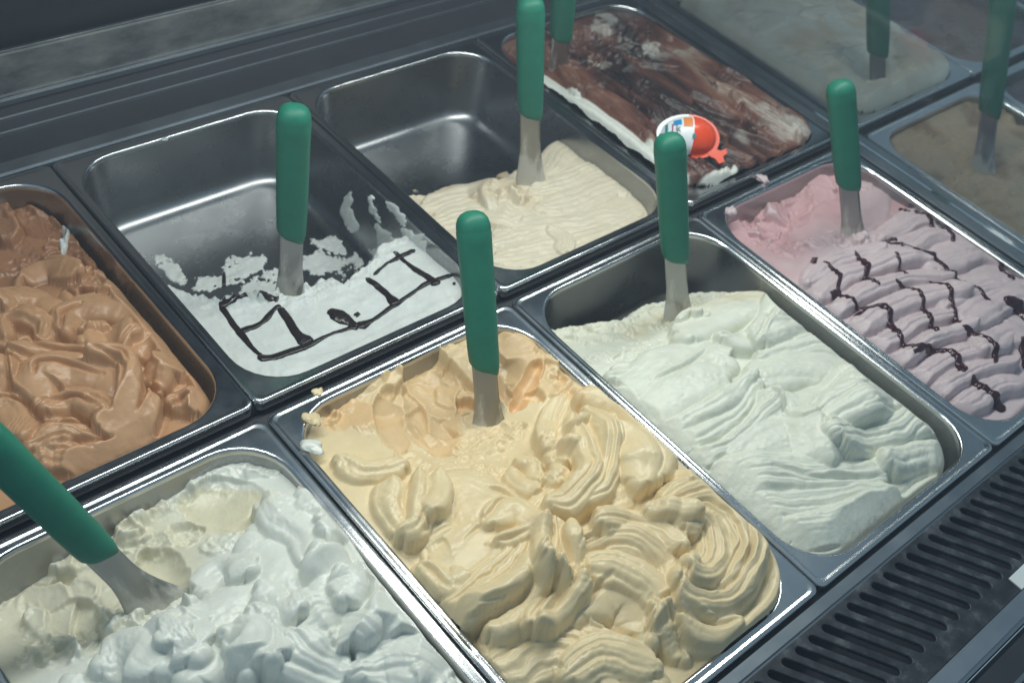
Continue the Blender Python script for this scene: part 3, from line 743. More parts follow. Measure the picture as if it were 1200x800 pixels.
f.stroke(Pz([(420, 760), (600, 740), (780, 740), (940, 720)]), 20, 3, 6, 5, 1.3, 0, seed=17)
f.stroke(Pz([(940, 720), (1040, 680), (1120, 690)]), 16, 4, 8, 2, 1.3, 1, seed=18)
f.stroke([(870, 600), (950, 590), (1040, 580)], 22, 3, 6, 6, 1.3, 0, seed=19)
f.stroke([(920, 625), (980, 615), (1060, 590)], 16, 3, 6, 4, 1.2, 0, seed=20)
f.stroke([(760, 520), (800, 560), (850, 590)], 12, 1, 5, 2, 1, 0, seed=21)
f.rough([(775, 382), (798, 374), (820, 380)], 13, 7, 11, 47, .2, 1.2)
for P in ([(800, 535), (850, 515), (890, 470)], [(875, 455), (905, 480), (935, 505), (965, 490)], [(885, 410), (868, 395), (850, 402), (826, 412)], [(905, 372), (890, 395), (880, 410)], [(990, 480), (1030, 462), (1072, 485)], [(900, 560), (960, 568), (1040, 562)], [(1000, 505), (1060, 492), (1078, 490)], [(1050, 580), (1080, 560), (1105, 555)], [(760, 455), (800, 440), (825, 415)]):
    f.crease(P, 3.2, 3.0)
f.cap(-26, 32, 26, gap=9*sstep(430, 475, f.X)*sstep(-90, -150, f.Y))
f.mesh('ice_cream', M_PALE, 'pale vanilla ice cream in smooth folds with a torn back edge', drop_below=-64, sharp=0.45)
FP = f

# ---- caramel
f = Field(-250, 8, 345, 5, .9, [(20, 250, -14), (60, 240, -20), (100, 290, -18), (30, 320, -26), (120, 350, -14), (60, 400, -6), (150, 400, -6), (210, 420, -12), (100, 470, -2), (220, 470, -10), (40, 530, -6), (130, 520, -6), (-40, 400, -8), (-60, 300, -20)])
f.begin()
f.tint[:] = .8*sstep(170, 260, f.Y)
f.rough([(0, 250), (60, 240), (100, 270)], 22, 4, 16, 51, .6, 1.2)
f.rough([(60, 290), (110, 300), (125, 330)], 18, 5, 14, 52, .4, 1.4)
f.rough([(0, 320), (40, 310), (80, 320)], 14, 4, 14, 53, .9, 1)
f.facets([(-20, 270), (40, 260), (100, 300), (120, 340)], 36, 6, 22, 55, .8)
f.begin(); f.gain = 1.6; f.k = .4
f.random_lobes(60, 12, (6, 12), (20, 50), 1.5, 6, (0, 2), 1.2, region=lambda x, y: y < 235)
Cz = lambda p: zz(0, 210, 2.222, p)
f.stroke(Cz([(60, 270), (130, 240), (210, 250)]), 13, 2, 5, 0, 0, 2, seed=1)
f.stroke(Cz([(0, 350), (90, 330), (160, 360)]), 16, 3, 6, 1, .6, 0, seed=2)
f.stroke(Cz([(20, 430), (10, 380), (60, 370), (120, 390), (110, 430), (60, 450)]), 11, 3, 7, 2, 1.2, 1, seed=3)
f.stroke(Cz([(180, 420), (180, 370), (240, 350), (330, 360), (370, 400), (330, 450)]), 16, 4, 7, 1, .7, 2, seed=4)
f.stroke(Cz([(220, 440), (290, 430), (350, 430)]), 18, 3, 5, 0, 0, 0, seed=5)
f.stroke(Cz([(300, 330), (380, 350), (430, 420), (450, 460)]), 13, 3, 7, 1, .8, 0, seed=6)
f.stroke(Cz([(330, 470), (400, 450), (460, 470)]), 13, 3, 7, 1, 1, 0, seed=7)
f.stroke(Cz([(40, 480), (130, 470), (260, 480), (330, 490)]), 11, 3, 6, 1, .8, 1, seed=8)
f.stroke(Cz([(110, 600), (110, 540), (190, 520), (290, 540), (320, 620), (300, 680)]), 21, 5, 8, 1, .8, 2, seed=9)
f.stroke(Cz([(120, 620), (200, 590), (280, 630), (290, 680)]), 13, 3, 6, 2, 1.4, 0, seed=10)
f.stroke(Cz([(240, 500), (330, 520), (340, 590), (330, 670)]), 10, 5, 8, 2, 1.4, 0, seed=11)
f.stroke(Cz([(380, 540), (430, 520), (420, 570)]), 10, 4, 7, 1, 1, 0, seed=12)
f.stroke(Cz([(430, 510), (500, 500), (545, 550), (530, 600)]), 17, 4, 9, 0, 0, 1, seed=13)
f.stroke(Cz([(390, 590), (380, 640), (350, 690)]), 10, 4, 7, 1, 1, 0, seed=14)
f.stroke(Cz([(440, 600), (500, 590), (530, 610)]), 11, 4, 7, 2, 1.2, 0, seed=15)
f.stroke(Cz([(0, 600), (40, 610), (70, 700)]), 15, 4, 8, 1, 1, 0, seed=16)
f.stroke(Cz([(90, 720), (180, 690), (280, 720), (380, 690)]), 16, 4, 7, 3, 1.5, 0, seed=17)
f.stroke(Cz([(70, 760), (150, 740), (240, 750)]), 12, 3, 6, 2, 1.3, 0, seed=18)
f.stroke(Cz([(0, 480), (20, 530), (0, 580)]), 12, 4, 7, 1, 1, 0, seed=19)
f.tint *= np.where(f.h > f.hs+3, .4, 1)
for P in ([(60, 450), (150, 470), (280, 475), (370, 420)], [(165, 420), (170, 370), (210, 350)], [(100, 545), (110, 520), (200, 520), (270, 545)], [(320, 480), (400, 490), (440, 490), (470, 480)], [(120, 600), (200, 590), (250, 620)], [(380, 550), (430, 575)], [(385, 570), (380, 620), (330, 680)],
        [(30, 490), (40, 560), (90, 610)], [(0, 590), (50, 590), (110, 640)], [(200, 310), (280, 325), (320, 310)], [(60, 225), (150, 220), (240, 230)], [(110, 650), (200, 660), (290, 640)], [(80, 400), (90, 440), (130, 450)], [(0, 470), (30, 480), (100, 490)], [(250, 500), (320, 540), (320, 600)], [(150, 720), (250, 705), (350, 690)], [(440, 620), (490, 590), (530, 600)]):
    f.crease(Cz(P), 5.0, 2.2)
f.cap(-26, 30, 20, gap=8*sstep(-60, -15, f.X)*sstep(20, 60, f.Y))
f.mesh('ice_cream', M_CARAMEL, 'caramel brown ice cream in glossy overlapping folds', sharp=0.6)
FC = f
# sliver of white cream on the caramel
for k, P in enumerate([[(80, 256), (77, 278), (73, 300)]]):
    drizzle(f, 'cream_smear', P, [4.5, 4, 1.2], M_STRAC, 3, .9)

# ---- white slab with chocolate lattice (nearly empty pan)
FLOOR = -77.0
f = Field(0, 8, 345, 5, .9, [(300, 400, -14), (400, 400, -14), (480, 340, -15), (340, 425, -11), (520, 345, -12), (250, 370, -16)])
d = f.cliff([(195, 330), (225, 345), (262, 348), (300, 342), (345, 345), (385, 322), (400, 332), (430, 300), (450, 285), (480, 268)], -15, FLOOR-3, 61, 9, 9)
f.begin()
# smears left on the bottom
sm = fbm(f.X, f.Y, 34, 65, 5, .6)*1.0+.25*fbm(f.X+f.Y*.6, (f.Y-f.X)*.3, 9, 66, 3)
near = sstep(110, 0, d)
mk = sstep(.12, .34, sm-.42*(1-near)+.06)*near
f.h = np.maximum(f.h, np.where(d > -2, FLOOR-3+mk*(7+9*near*ridged(f.X, f.Y, 12, 67, 4)), -200))
for k, (u, v, rx, ry, th) in enumerate([(285, 312, 22, 14, 6), (250, 335, 26, 12, 5), (300, 345, 30, 14, 6), (410, 262, 14, 34, 7), (398, 285, 18, 16, 7), (440, 270, 12, 26, 6), (465, 262, 16, 30, 8), (380, 310, 20, 14, 6), (440, 235, 8, 20, 4), (200, 318, 8, 20, 6), (330, 320, 12, 8, 4), (425, 305, 18, 14, 8)]):
    f.patch(u, v, FLOOR, rx*1.45, ry*1.45, th*.6, 300+k, -.16)
f.rough([(255, 352), (300, 345), (350, 345), (400, 330), (440, 295)], 13, 8, 13, 62, 0, 1.6)
f.rough([(360, 350), (385, 332), (405, 335)], 9, 5, 9, 63, .1, 1)
f.stroke([(215, 360), (260, 410), (330, 432), (430, 410)], 9, .5, 1.6, 1, .5, 0, seed=2)
f.stroke([(400, 420), (470, 385), (530, 350)], 9, .3, 1.4, 1, .4, 0, seed=3)
f.h += np.where(d < -4, 2.2*fbm(f.X, f.Y, 30, 68, 5)+2.4*ridged(f.X, f.Y, 13, 69, 4)*sstep(-45, -8, d)+.6*ridged(f.X, f.Y*.6, 8, 59, 3), 0)
f.cap(-9, 12, 8, gap=None)
f.mesh('ice_cream', M_STRAC, 'white ice cream slab with chocolate lattice in nearly empty pan', drop_below=FLOOR-1)
FS_ = f
for k, (P, w) in enumerate([([(411, 224), (406, 245), (414, 265), (402, 284)], 8), ([(384, 273), (400, 281), (412, 292)], 6), ([(432, 230), (438, 248), (446, 262)], 4), ([(452, 236), (468, 252), (474, 266)], 5), ([(440, 262), (452, 282), (474, 292)], 9), ([(470, 268), (486, 280), (498, 296)], 9), ([(418, 285), (432, 296), (446, 300)], 6)]):
    wall_smear(f, P, w, 500+k)
Dz = lambda p: zz(200, 270, 3.333, p)
for k, (P, r) in enumerate([([(208, 170), (208, 230), (205, 280)], [.9, 1.1, 1.6]), ([(190, 290), (270, 395), (330, 470), (370, 505)], [2.6, 1.8, 2.4, 1.6, 2.6]),
        ([(270, 395), (350, 360), (405, 310), (430, 297)], [3.0, 1.7, 1.8, 2.2]), ([(425, 300), (460, 350), (500, 410), (540, 445)], [2.0, 2.4, 3.8, 5.2]),
        ([(340, 505), (400, 498), (480, 470), (560, 440), (620, 410), (690, 385), (730, 375)], [2.8, 2.6, 2.0, 2.2, 1.2, 1.2, 3]),
        ([(730, 378), (790, 345), (880, 285), (960, 235), (1020, 200), (1105, 172)], [3.8, 1.4, 2.2, 1.5, 2.6, 1.6]), ([(615, 315), (660, 335), (730, 378)], [3, 5, 3.4]),
        ([(765, 185), (830, 235), (885, 290)], [1.8, 2.2, 3.4]), ([(790, 175), (850, 130), (955, 75)], [1.0, 1.2, 2.2]), ([(870, 85), (920, 130), (1000, 180), (1045, 215)], [1.6, 2.0, 2.4, 3.6]),
        ([(340, 258), (420, 275)], [1.6, 2.0]), ([(190, 292), (300, 260)], [2.6, 1.4]), ([(735, 320), (722, 330)], [1.6, 1.2]), ([(1105, 205), (1108, 215)], [.9, .9])]):
    drizzle(f, 'chocolate_drizzle', Dz(P), [a*1.45+.2 for a in r], M_COCOA, 20+k, .38)

# ---- beige cream, half empty
f = Field(250, 8, 345, 5, .9, [(520, 250, -24), (600, 260, -22), (700, 240, -22), (650, 200, -22), (590, 300, -20), (740, 245, -22), (480, 225, -36), (540, 200, -44)])
d = f.cliff([(455, 215), (480, 222), (520, 225), (560, 215), (590, 205), (610, 190), (640, 178), (660, 162), (690, 160), (705, 170)], -26, FLOOR-3, 71, 8, 12)
near = sstep(95, 0, d); sm = fbm(f.X, f.Y, 30, 75, 5, .6)
f.h = np.maximum(f.h, np.where(d > -2, FLOOR-3+sstep(.05, .3, sm-.5*(1-near)+.10)*near*(5+14*near), -200))
f.begin()
f.tint[:] = .9*sstep(-2, 20, d)
f.stroke([(575, 225), (585, 240), (610, 235)], 17, 4, 8, 0, 0, 0, seed=31)
f.rough([(560, 240), (590, 225), (620, 240)], 19, 9, 13, 72, .6, 1.5)
f.rough([(480, 220), (540, 215), (600, 200)], 10, 4, 11, 73, .3, 1.2)
f.stroke([(600, 215), (570, 235), (590, 260), (610, 258)], 9, 3, 7, 2, 1, 0, seed=1)
Bz = lambda p: zz(360, 60, 2.857, p)
for k, (P, hw) in enumerate([([(400, 520), (520, 480), (640, 500)], 16), ([(440, 570), (560, 540), (700, 560), (800, 520)], 20), ([(760, 470), (860, 440), (960, 400), (1000, 400)], 16), ([(800, 400), (860, 340), (920, 310)], 18),
        ([(780, 530), (900, 500), (1020, 450), (1080, 470)], 18), ([(640, 640), (760, 600), (900, 590), (1100, 540)], 22), ([(640, 700), (780, 670), (920, 640), (1040, 600)], 18), ([(820, 600), (860, 640), (850, 680)], 10)]):
    f.stroke(Bz(P), hw, 1.2, 2.2, 5, .75, 0, seed=10+k)
f.cap(-31, 14, 12)
f.mesh('ice_cream', M_CREAM, 'smooth beige cream ice cream in half empty pan', drop_below=FLOOR-1, sharp=0.6)
FB = f

# ---- chocolate topped white
f = Field(500, 8, 345, 5, 1.0, [(640, 60, -4), (690, 80, 6), (700, 40, -4), (760, 100, 14), (840, 110, 12), (700, 140, 14), (760, 180, 14), (830, 190, 10), (900, 140, 8), (760, 40, 0), (820, 60, 2), (930, 150, 2)])
f.begin(); f.gain = 1.5
f.random_lobes(20, 31, (9, 18), (60, 140), 1.0, 3.5, (2, 4), .9, ang=-1.35, aspread=.35)
f.random_lobes(16, 32, (4, 8), (30, 90), 1.4, 3.0, (1, 2), .9, ang=-1.35, aspread=.4)
f.scoop([(640, 75), (680, 50), (740, 35)], 28, 14)
f.rough([(650, 60), (700, 45), (760, 35)], 24, 5, 16, 82, 0, 1.2)
f.rough([(680, 80), (720, 70), (770, 60)], 14, 4, 12, 83)
f.stroke([(808, 44), (818, 42)], 10, 5, 10, 0, 0, 0, seed=4)
f.cap(-5, 25, 9)
left = (f.X-510.5)+3.0*fbm(f.X, f.Y, 22, 85, 4); front = (f.Y-20)+2.0*fbm(f.X, f.Y, 16, 87, 4)
f.top = sstep(0, 1.5, left-13)*np.where(f.X < 585, sstep(0, 1.5, front-5), 1)
f.top = np.maximum(f.top, sstep(255, 275, f.Y))
wh = sstep(.18, .34, fbm(f.X, f.Y, 26, 86, 5, .6))*sstep(195, 250, f.Y)
f.top = f.top*(1-.45*wh)
for (u, v, r_) in [(915, 150, 26), (935, 158, 18), (880, 128, 14), (840, 190, 10), (870, 165, 9)]:
    b = f.loc(u, v); f.top *= 1-.28*sstep(1.1, .4, np.hypot((f.X-b[0])/r_, (f.Y-b[1])/(r_*1.6))+.6*fbm(f.X, f.Y, 14, 89, 4))
b = f.loc(815, 44); f.top *= 1-sstep(13, 10, np.hypot(f.X-b[0], f.Y-b[1]))
f.mesh('ice_cream', M_CHOC, 'white ice cream heaped high under streaky brown chocolate', sharp=0.8)
FCH = f

# ---- pink with berry sauce
f = Field(500, -360, 360, 0, .9, [(880, 250, -24), (930, 230, -22), (1010, 230, -16), (940, 310, -12), (1040, 300, -4), (1100, 290, -5), (1010, 370, -5), (1100, 380, 0), (1180, 300, -10), (1080, 430, -6), (1170, 440, -3), (1150, 470, -8), (1190, 380, 0)])
f.begin()
f.tint[:] = sstep(-150, -60, f.Y+60*fbm(f.X, f.Y, 38, 9, 4))
Kz = lambda p: zz(840, 170, 2.425, p)
f.scoop(Kz([(230, 100), (200, 230)]), 18, 6)
f.scoop(Kz([(100, 180), (180, 270)]), 16, 6)
f.stroke(Kz([(420, 70), (450, 130), (430, 230)]), 20, 1, 2.5, 1, 1, 2, seed=1, tint=.4)
f.facets(Kz([(120, 250), (180, 170), (300, 110), (420, 90)]), 30, 6, 18, 95)
f.rough(Kz([(60, 190), (140, 130), (240, 100)]), 16, 6, 16, 91, 1.0, 1.6)
f.rough(Kz([(110, 260), (200, 300), (300, 270)]), 13, 4, 12, 92, .7, 1.2)
f.rough(Kz([(320, 250), (400, 290), (480, 280)]), 11, 3, 10, 93, .2)
f.begin(); f.gain = 1.45; f.ramp = .8
for k, (P, hw, n) in enumerate([([(470, 270), (560, 210), (660, 210), (740, 260)], 20, 3), ([(480, 330), (600, 270), (720, 280)], 17, 3), ([(600, 350), (720, 300), (860, 330)], 22, 2), ([(250, 400), (340, 330), (470, 300)], 16, 3), ([(270, 440), (370, 370), (520, 330), (600, 330)], 15, 3),
        ([(320, 480), (420, 420), (560, 380), (660, 380)], 16, 3), ([(640, 460), (740, 400), (860, 400)], 20, 2), ([(390, 530), (480, 470), (600, 430), (700, 430)], 15, 3), ([(440, 580), (560, 510), (660, 480), (740, 490)], 16, 3), ([(700, 520), (800, 440), (880, 430)], 20, 2),
        ([(500, 620), (600, 560), (720, 530)], 14, 3), ([(560, 670), (680, 600), (800, 570)], 15, 3), ([(740, 590), (820, 530), (880, 560)], 18, 2), ([(620, 710), (720, 650), (840, 620)], 15, 3), ([(680, 750), (780, 690), (860, 680)], 16, 3)]):
    f.stroke(Kz(P), hw*(.75+.3*((k*7) % 5)/4), 2+((k*3) % 4)*.7, 5+((k*5) % 3)*1.2, n, 1.5, -2.5, seed=k)
f.tint *= np.where(f.h > f.hs+2, .15, 1)
f.rough([(980, 285), (1000, 282), (1020, 284)], 13, 6, 11, 97, .2, 1.2)
f.cap(-16, 22, 18)
f.mesh('ice_cream', M_PINK, 'pale pink ice cream in ridges striped with berry sauce', sharp=0.35)
FPK = f
for k, (P, r) in enumerate([([(300, 345), (340, 385), (340, 430), (395, 470), (470, 480), (500, 540), (545, 590), (640, 595), (680, 640), (685, 670)], [2.4, 2.6, 2.2, 2, 3, 2.4, 2, 3, 4, 4]), ([(278, 322), (270, 350)], [2.4, 1.6]), ([(385, 318), (415, 360), (420, 390), (450, 420)], [1.8, 2.8, 2.6, 1.8]),
        ([(480, 290), (550, 320), (620, 350), (690, 400), (740, 430), (765, 465)], [2, 2.6, 2.8, 2, 2, 1.8]), ([(490, 335), (530, 390)], [1.4, 1.4]), ([(495, 405), (560, 430), (590, 490), (615, 550)], [2, 2, 2.8, 2.8]), ([(595, 400), (640, 430), (665, 480), (675, 530)], [1.6, 2, 2, 2.2]),
        ([(550, 200), (600, 220), (650, 270), (665, 290)], [1.6, 2.2, 2.6, 2]), ([(740, 300), (800, 340), (830, 400)], [1.6, 2.4, 3]), ([(680, 540), (740, 570), (775, 610), (775, 645)], [1.6, 2.4, 3, 2]), ([(320, 440), (345, 425)], [3, 2]), ([(710, 680), (760, 720), (820, 755)], [4, 3, 4]),
        ([(800, 460), (850, 470), (890, 500)], [4, 6, 5]), ([(520, 180), (545, 200)], [2, 1.6]), ([(385, 495), (440, 470)], [1.8, 1.4]), ([(545, 612), (590, 588)], [2, 1.6]), ([(470, 285), (500, 280)], [3.4, 3]), ([(860, 560), (880, 640)], [2, 3])]):
    drizzle(f, 'berry_sauce', Kz(P), [a*1.2 for a in r], M_SAUCE, 60+k, .6)

# ---- behind the glass partition
def simple(x0, y0, L, zr, mat, label, ctrlz, seed, c0, kk, wd, n=26, rough=3, step=1.6, dome=0, amp=1):
    f = Field(x0, y0, L, zr, step, [(600, 400, 0), (700, 300, 0), (500, 300, 0)]); f.h[:] = ctrlz+dome*(1-((f.X-x0-125)/125)**2)
    f.h += 4*fbm(f.X, f.Y, 60, seed)
    f.hs = f.h.copy()
    f.random_lobes(n, seed, (10, 20), (30, 80), 1.0, 3.5, (1, 3), amp, ang=-.6, aspread=.9)
    f.h += rough*ridged(f.X, f.Y, 16, seed+3, 4)*sstep(-.1, .3, fbm(f.X, f.Y, 50, seed+6))
    f.tint = sstep(-.1, .4, fbm(f.X, f.Y, 45, seed+8, 4))
    f.cap(c0, kk, wd); f.mesh('ice_cream', mat, label); return f
FG = simple(789, 8, 345, 5, M_GREY, 'grey beige ice cream heaped above its rim behind glass', 10, 101, -6, 34, 26, 22, 3, dome=14, amp=1.8)
FT = simple(789, -360, 360, 0, M_TAN, 'tan ice cream with rough surface behind the glass partition', -12, 111, -18, 18, 14, 22, 8, dome=4, amp=2)
simple(1041, 8, 345, 5, M_PLUM, 'dark plum ice cream beyond the grey beige heap', -14, 121, -22, 22, 16, 16, 4)
simple(1041, -360, 360, 0, M_PLUM, 'dark plum ice cream beyond the tan ice cream', -22, 131, -26, 16, 16, 16, 4)
# ------------------------------------------------------------------ spatulas
def handle_mesh(L, r=.0133):
    prof = [(0, .60), (.0, .80), (.02, .90), (.08, .94), (.30, .98), (.60, 1.0), (.80, 1.02), (.865, 1.03), (.875, 1.0), (.89, 1.01), (.92, .985), (.95, .89), (.975, .70), (.992, .40), (1.0, .04)]
    n = 28; V = []; Fc = []
    for (t, k) in prof:
        for a in range(n):
            th = 2*math.pi*a/n; c, s = math.cos(th), math.sin(th)
            q = .82 if t < .85 else .9
            e = 2/2.6
            x = math.copysign(abs(c)**e, c)*r*k; y = math.copysign(abs(s)**e, s)*r*k*q
            sl = -.010*(c*.5+.5) if t == 0 else (-.006*(c*.5+.5) if t == .02 else 0)
            V.append((x, y, t*L+sl))
    for i in range(len(prof)-1):
        for a in range(n):
            b = (a+1) % n; Fc.append((i*n+a, i*n+b, (i+1)*n+b, (i+1)*n+a))
    Fc.append(tuple(range((len(prof)-1)*n, len(prof)*n))); Fc.append(tuple(range(n))[::-1])
    return V, Fc
def blade_mesh(vis, bury, w0=.0100, w1=.026, curve=.006):
    """from the handle (z=0) down to the buried spade tip"""
    L = vis+bury; V = []; Fc = []; ns, nw = 16, 9
    for i in range(ns+1):
        t = i/ns; z = .012-t*(L+.012)
        fl = max(0, (t-.38)/.62)
        w = w0+(w1-w0)*(fl**1.7)
        if t > .93: w *= .96
        for k in range(nw):
            s = -1+2*k/(nw-1)
            V.append((s*w, -curve*fl*(1-s*s)+.002*fl, z))
    m_ = (ns+1)*nw
    V += [(x, y+.0024-.0012*abs(x)/max(w0, abs(x)), z) for x, y, z in V[:m_]]
    for i in range(ns):
        for k in range(nw-1):
            a = i*nw+k; Fc.append((a, a+1, a+nw+1, a+nw)); Fc.append((m_+a, m_+a+nw, m_+a+nw+1, m_+a+1))
        a = i*nw; Fc.append((a, a+nw, m_+a+nw, m_+a)); a = i*nw+nw-1; Fc.append((a, m_+a, m_+a+nw, a+nw))
    for k in range(nw-1):
        Fc.append((k, m_+k, m_+k+1, k+1)); a = ns*nw+k; Fc.append((a, a+1, m_+a+1, m_+a))
    return V, Fc
def spatula(E, T, vis, bury, label, w1=.024, twist=0.0, r=.0133):
    E, T = Vector(E), Vector(T); d = (T-E).normalized(); Hb = E+d*vis; L = (T-Hb).length
    t = tag(empty('spatula', (0, 0, 0)), label, 'spatula', 'green handled spatulas stuck in the ice cream')
    zc = d; view = (Vector(CAM)-Hb).normalized()
    yc = -(view-zc*view.dot(zc)).normalized(); xc = yc.cross(zc).normalized()
    mt = Matrix(((xc.x, yc.x, zc.x, Hb.x), (xc.y, yc.y, zc.y, Hb.y), (xc.z, yc.z, zc.z, Hb.z), (0, 0, 0, 1))) @ Matrix.Rotation(twist, 4, 'Z')
    t.matrix_world = mt
    V, Fc = handle_mesh(L, r); obj('handle', V, Fc, M_GREEN, t)
    V, Fc = blade_mesh(vis, bury, w1=w1); b = obj('blade', V, Fc, M_BLADE, t)
    return t
spatula((.162, -.082, -.02), (.180, -.005, .133), .046, .040, 'green handled steel spatula standing in the yellow custard ice cream', twist=.15)
spatula((.392, -.085, -.02), (.372, -.028, .156), .068, .035, 'green handled steel spatula standing in the pale vanilla ice cream', twist=.3)
spatula((.635, -.106, -.01), (.600, -.041, .150), .065, .040, 'green handled steel spatula standing in the pink ice cream', twist=.3)
spatula((.106, .124, -.015), (.109, .133, .167), .062, .045, 'green handled steel spatula standing in the nearly empty white pan', w1=.021, twist=-.1)
spatula((.408, .142, -.025), (.388, .173, .175), .085, .022, 'green handled steel spatula standing in the beige cream', w1=.021, twist=.1)
spatula((.549, .259, .000), (.500, .242, .166), .058, .035, 'green handled steel spatula standing in the chocolate covered ice cream', twist=.3)
spatula((-.14, -.094, -.02), (-.209, -.025, .144), .071, .018, 'green handled steel spatula leaning in the fluffy white ice cream', w1=.030, twist=-.1, r=.0130)
spatula((.873, -.112, .000), (.880, -.036, .187), .064, .040, 'green handled spatula in the tan ice cream behind the glass partition', twist=.3)
spatula((.867, .042, .015), (.847, .099, .167), .045, .050, 'green handled spatula in the grey beige ice cream behind glass', twist=.5)

# ------------------------------------------------------------------ surprise egg
def egg():
    p = FCH.loc(802, 172); z = float(FCH.samp(p[0], p[1]))/1000
    t = tag(empty('surprise_egg', (p[0]/1000, p[1]/1000, z-.001)), 'orange and white plastic surprise egg lying on the chocolate ice cream', 'egg toy')
    red = plastic('egg_orange', (.80, .075, .022), .25, .92, 40, .5); wht = plastic('egg_white', (.80, .84, .88), .3, .95, 40, .5)
    blu = plastic('print_blue', (.02, .30, .66), .35); org = plastic('print_orange', (.85, .28, .07), .35); tea = plastic('print_teal', (.03, .30, .34), .35); crim = plastic('print_crimson', (.35, .05, .12), .35); blk = plastic('print_black', (.02, .03, .06), .35)
    A, B, H = .0295, .021, .019
    def wid(x):   # egg outline half width
        u = x/A; return B*math.sqrt(max(0, 1-u*u))*(1+.10*u)
    def dome(x, s, k=1.0):
        w = wid(x)*k; return (x, s*w, .004+H*math.sqrt(max(0, 1-(x/A)**2))*math.sqrt(max(0, 1-s*s))*k+(k-1)*.01)
    def patch(name, x0, x1, s0, s1, mat, k=1.0, n=14):
        V = []; Fc = []
        for i in range(n+1):
            for j in range(n+1):
                V.append(dome(x0+(x1-x0)*i/n, s0+(s1-s0)*j/n, k))
        for i in range(n):
            for j in range(n): a = i*(n+1)+j; Fc.append((a, a+n+1, a+n+2, a+1))
        return obj(name, V, Fc, mat, t)
    patch('shell', 0.002, A*.999, -1, 1, red, n=20)
    wp = patch('label', -A*.999, 0.002, -1, 1, wht, n=20)
    patch('blue_print', -.019, -.011, .15, .55, blu, 1.02, 6); patch('orange_print', -.009, .0005, .05, .65, org, 1.02, 6)
    patch('teal_band', -.0265, -.0240, -.95, .55, tea, 1.02, 10); patch('crimson_band', -.0205, -.0192, -.95, .3, crim, 1.02, 10)
    patch('green_print', .0005, .004, -.5, -.3, tea, 1.03, 4)
    # letter K on the label
    cu = bpy.data.curves.new('letter', 'FONT'); cu.body = 'k'; cu.size = .011; cu.extrude = .0003
    o = bpy.data.objects.new('tmp', cu); scene.collection.objects.link(o); bpy.context.view_layer.update()
    me = bpy.data.meshes.new_from_object(o.evaluated_get(bpy.context.evaluated_depsgraph_get())); bpy.data.objects.remove(o); me.materials.clear(); me.materials.append(blk)
    lo = bpy.data.objects.new('letter', me); scene.collection.objects.link(lo); lo.parent = t; lo.location = (-.017, -.006, .0215); lo.rotation_euler = (R(15), R(-25), 0)
    # flange with a pull tab
    n = 48; out = []
    for k in range(n):
        a = 2*math.pi*k/n; x = (A+.004)*math.cos(a); y = (B+.0042)*math.sin(a)*(1+.10*math.cos(a)); out.append((x, y))
    def plate(name, pts, mat, z0=.0022, z1=.004):
        bm = bmesh.new(); vs = [bm.verts.new((x, y, z0)) for x, y in pts]; fce = bm.faces.new(vs)
        ex = bmesh.ops.extrude_face_region(bm, geom=[fce])
        for e in ex['geom']:
            if isinstance(e, bmesh.types.BMVert): e.co.z = z1
        return obj_bm(name, bm, mat, t)
    plate('flange', [q for q in out if q[0] >= 0], red); plate('flange', [q for q in out if q[0] <= 1e-6], wht)
    tab = [(.024, -.020), (.030, -.014), (.038, -.016), (.044, -.013), (.0455, -.018), (.041, -.022), (.043, -.028), (.037, -.031), (.033, -.026), (.028, -.024)]
    tab = [(x-.0035, y+.0035) for x, y in tab]
    plate('pull_tab', tab, red, .0025, .0045)
    # orientation: long axis towards the right of the picture, tipped to the viewer
    ax = Vector((RT[0], RT[1], 0)).normalized(); ay = Vector((-ax.y, ax.x, 0))
    nrm = (Vector((0, 0, 1))-ay*.55-ax*.05).normalized(); xx = (ax-nrm*ax.dot(nrm)).normalized(); yy = nrm.cross(xx)
    t.matrix_world = Matrix(((xx.x, yy.x, nrm.x, t.location.x), (xx.y, yy.y, nrm.y, t.location.y), (xx.z, yy.z, nrm.z, z+.0075), (0, 0, 0, 1)))
    return t
egg()

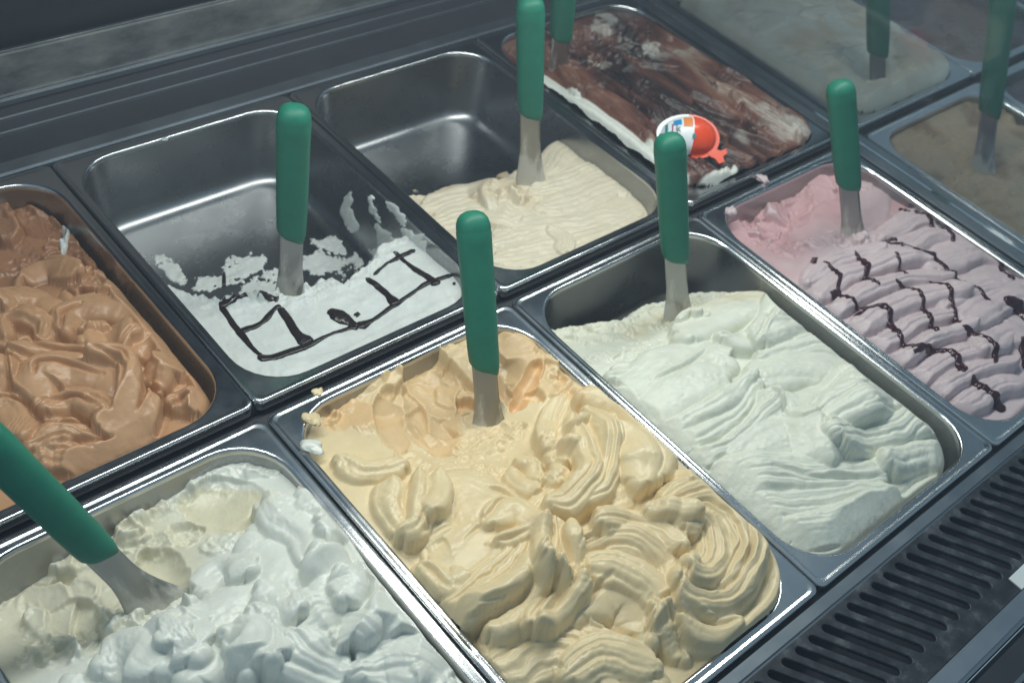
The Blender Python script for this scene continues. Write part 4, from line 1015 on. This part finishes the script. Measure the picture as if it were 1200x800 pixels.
# ------------------------------------------------------------------ crumbs and drips on the steel
def crumb(u, v, z, r, mat, label, seed, sq=.6):
    bm = bmesh.new(); bmesh.ops.create_icosphere(bm, subdivisions=3, radius=r)
    rs = random.Random(seed); o_ = [rs.uniform(0, 9) for _ in range(3)]
    for vv in bm.verts:
        q = vv.co/r; k = 1+.30*math.sin(3*q.x+o_[0])*math.cos(2.4*q.y+o_[1])+.18*math.sin(5*q.z+7*q.x+o_[2])
        vv.co = Vector((vv.co.x*k, vv.co.y*k*1.2, vv.co.z*k*sq))
    o = obj_bm('ice_cream_crumb', bm, mat, None, True)
    p = px(u, v, z*1000); o.location = (p[0]/1000, p[1]/1000, z+r*.3); o.rotation_euler.z = seed
    tag(o, label, 'crumb', 'crumbs of ice cream on the steel'); return o
crumb(193, 164, .005, .0022, M_STRAC, 'white crumb on the rim behind the nearly empty pan', 1)
crumb(372, 460, -.001, .0035, M_YELLOW, 'yellow crumb on the rim behind the yellow ice cream', 2, .4)
crumb(366, 492, -.001, .0060, M_YELLOW, 'yellow blob smeared on the corner of the yellow pan rim', 3, .28)
crumb(366, 525, -.001, .0070, M_WHITE, 'pale blob on the rim between the yellow and white ice cream', 4, .3)
crumb(856, 249, -.001, .0050, M_PINK, 'pink blob on the back corner rim of the pink pan', 5, .8)
crumb(893, 211, -.001, .0060, M_PINK, 'pink blob on the back rim of the pink pan', 6, .6)
crumb(436, 232, .005, .0022, M_STRAC, 'tiny white crumb on the side rim of the beige cream pan', 7)
crumb(652, 132, -.020, .0060, M_CREAM, 'beige lump stuck on the wall of the half empty pan', 8)
crumb(277, 308, -.055, .0022, M_STRAC, 'tiny white crumb on the bottom of the nearly empty pan', 9)

# ------------------------------------------------------------------ haze volume added to lift and cool the blacks
def haze():
    mt = bpy.data.materials.new('added_haze'); mt.use_nodes = True; n, l = mt.node_tree.nodes, mt.node_tree.links
    n.remove(n['Principled BSDF']); v = n.new('ShaderNodeVolumePrincipled')
    v.inputs['Color'].default_value = (.70, .83, 1.0, 1); v.inputs['Density'].default_value = .068
    l.new(v.outputs[0], n['Material Output'].inputs['Volume'])
    bm = bmesh.new(); bmesh.ops.create_cube(bm, size=1)
    for q in bm.verts: q.co = (.55+q.co.x*3.4, -.05+q.co.y*2.6, -.1+q.co.z*2.1)
    o = obj_bm('haze', bm, mt); o['kind'] = 'stuff'; o['label'] = 'thin bluish haze added to lift the dark tones'; o['category'] = 'mist'
haze()
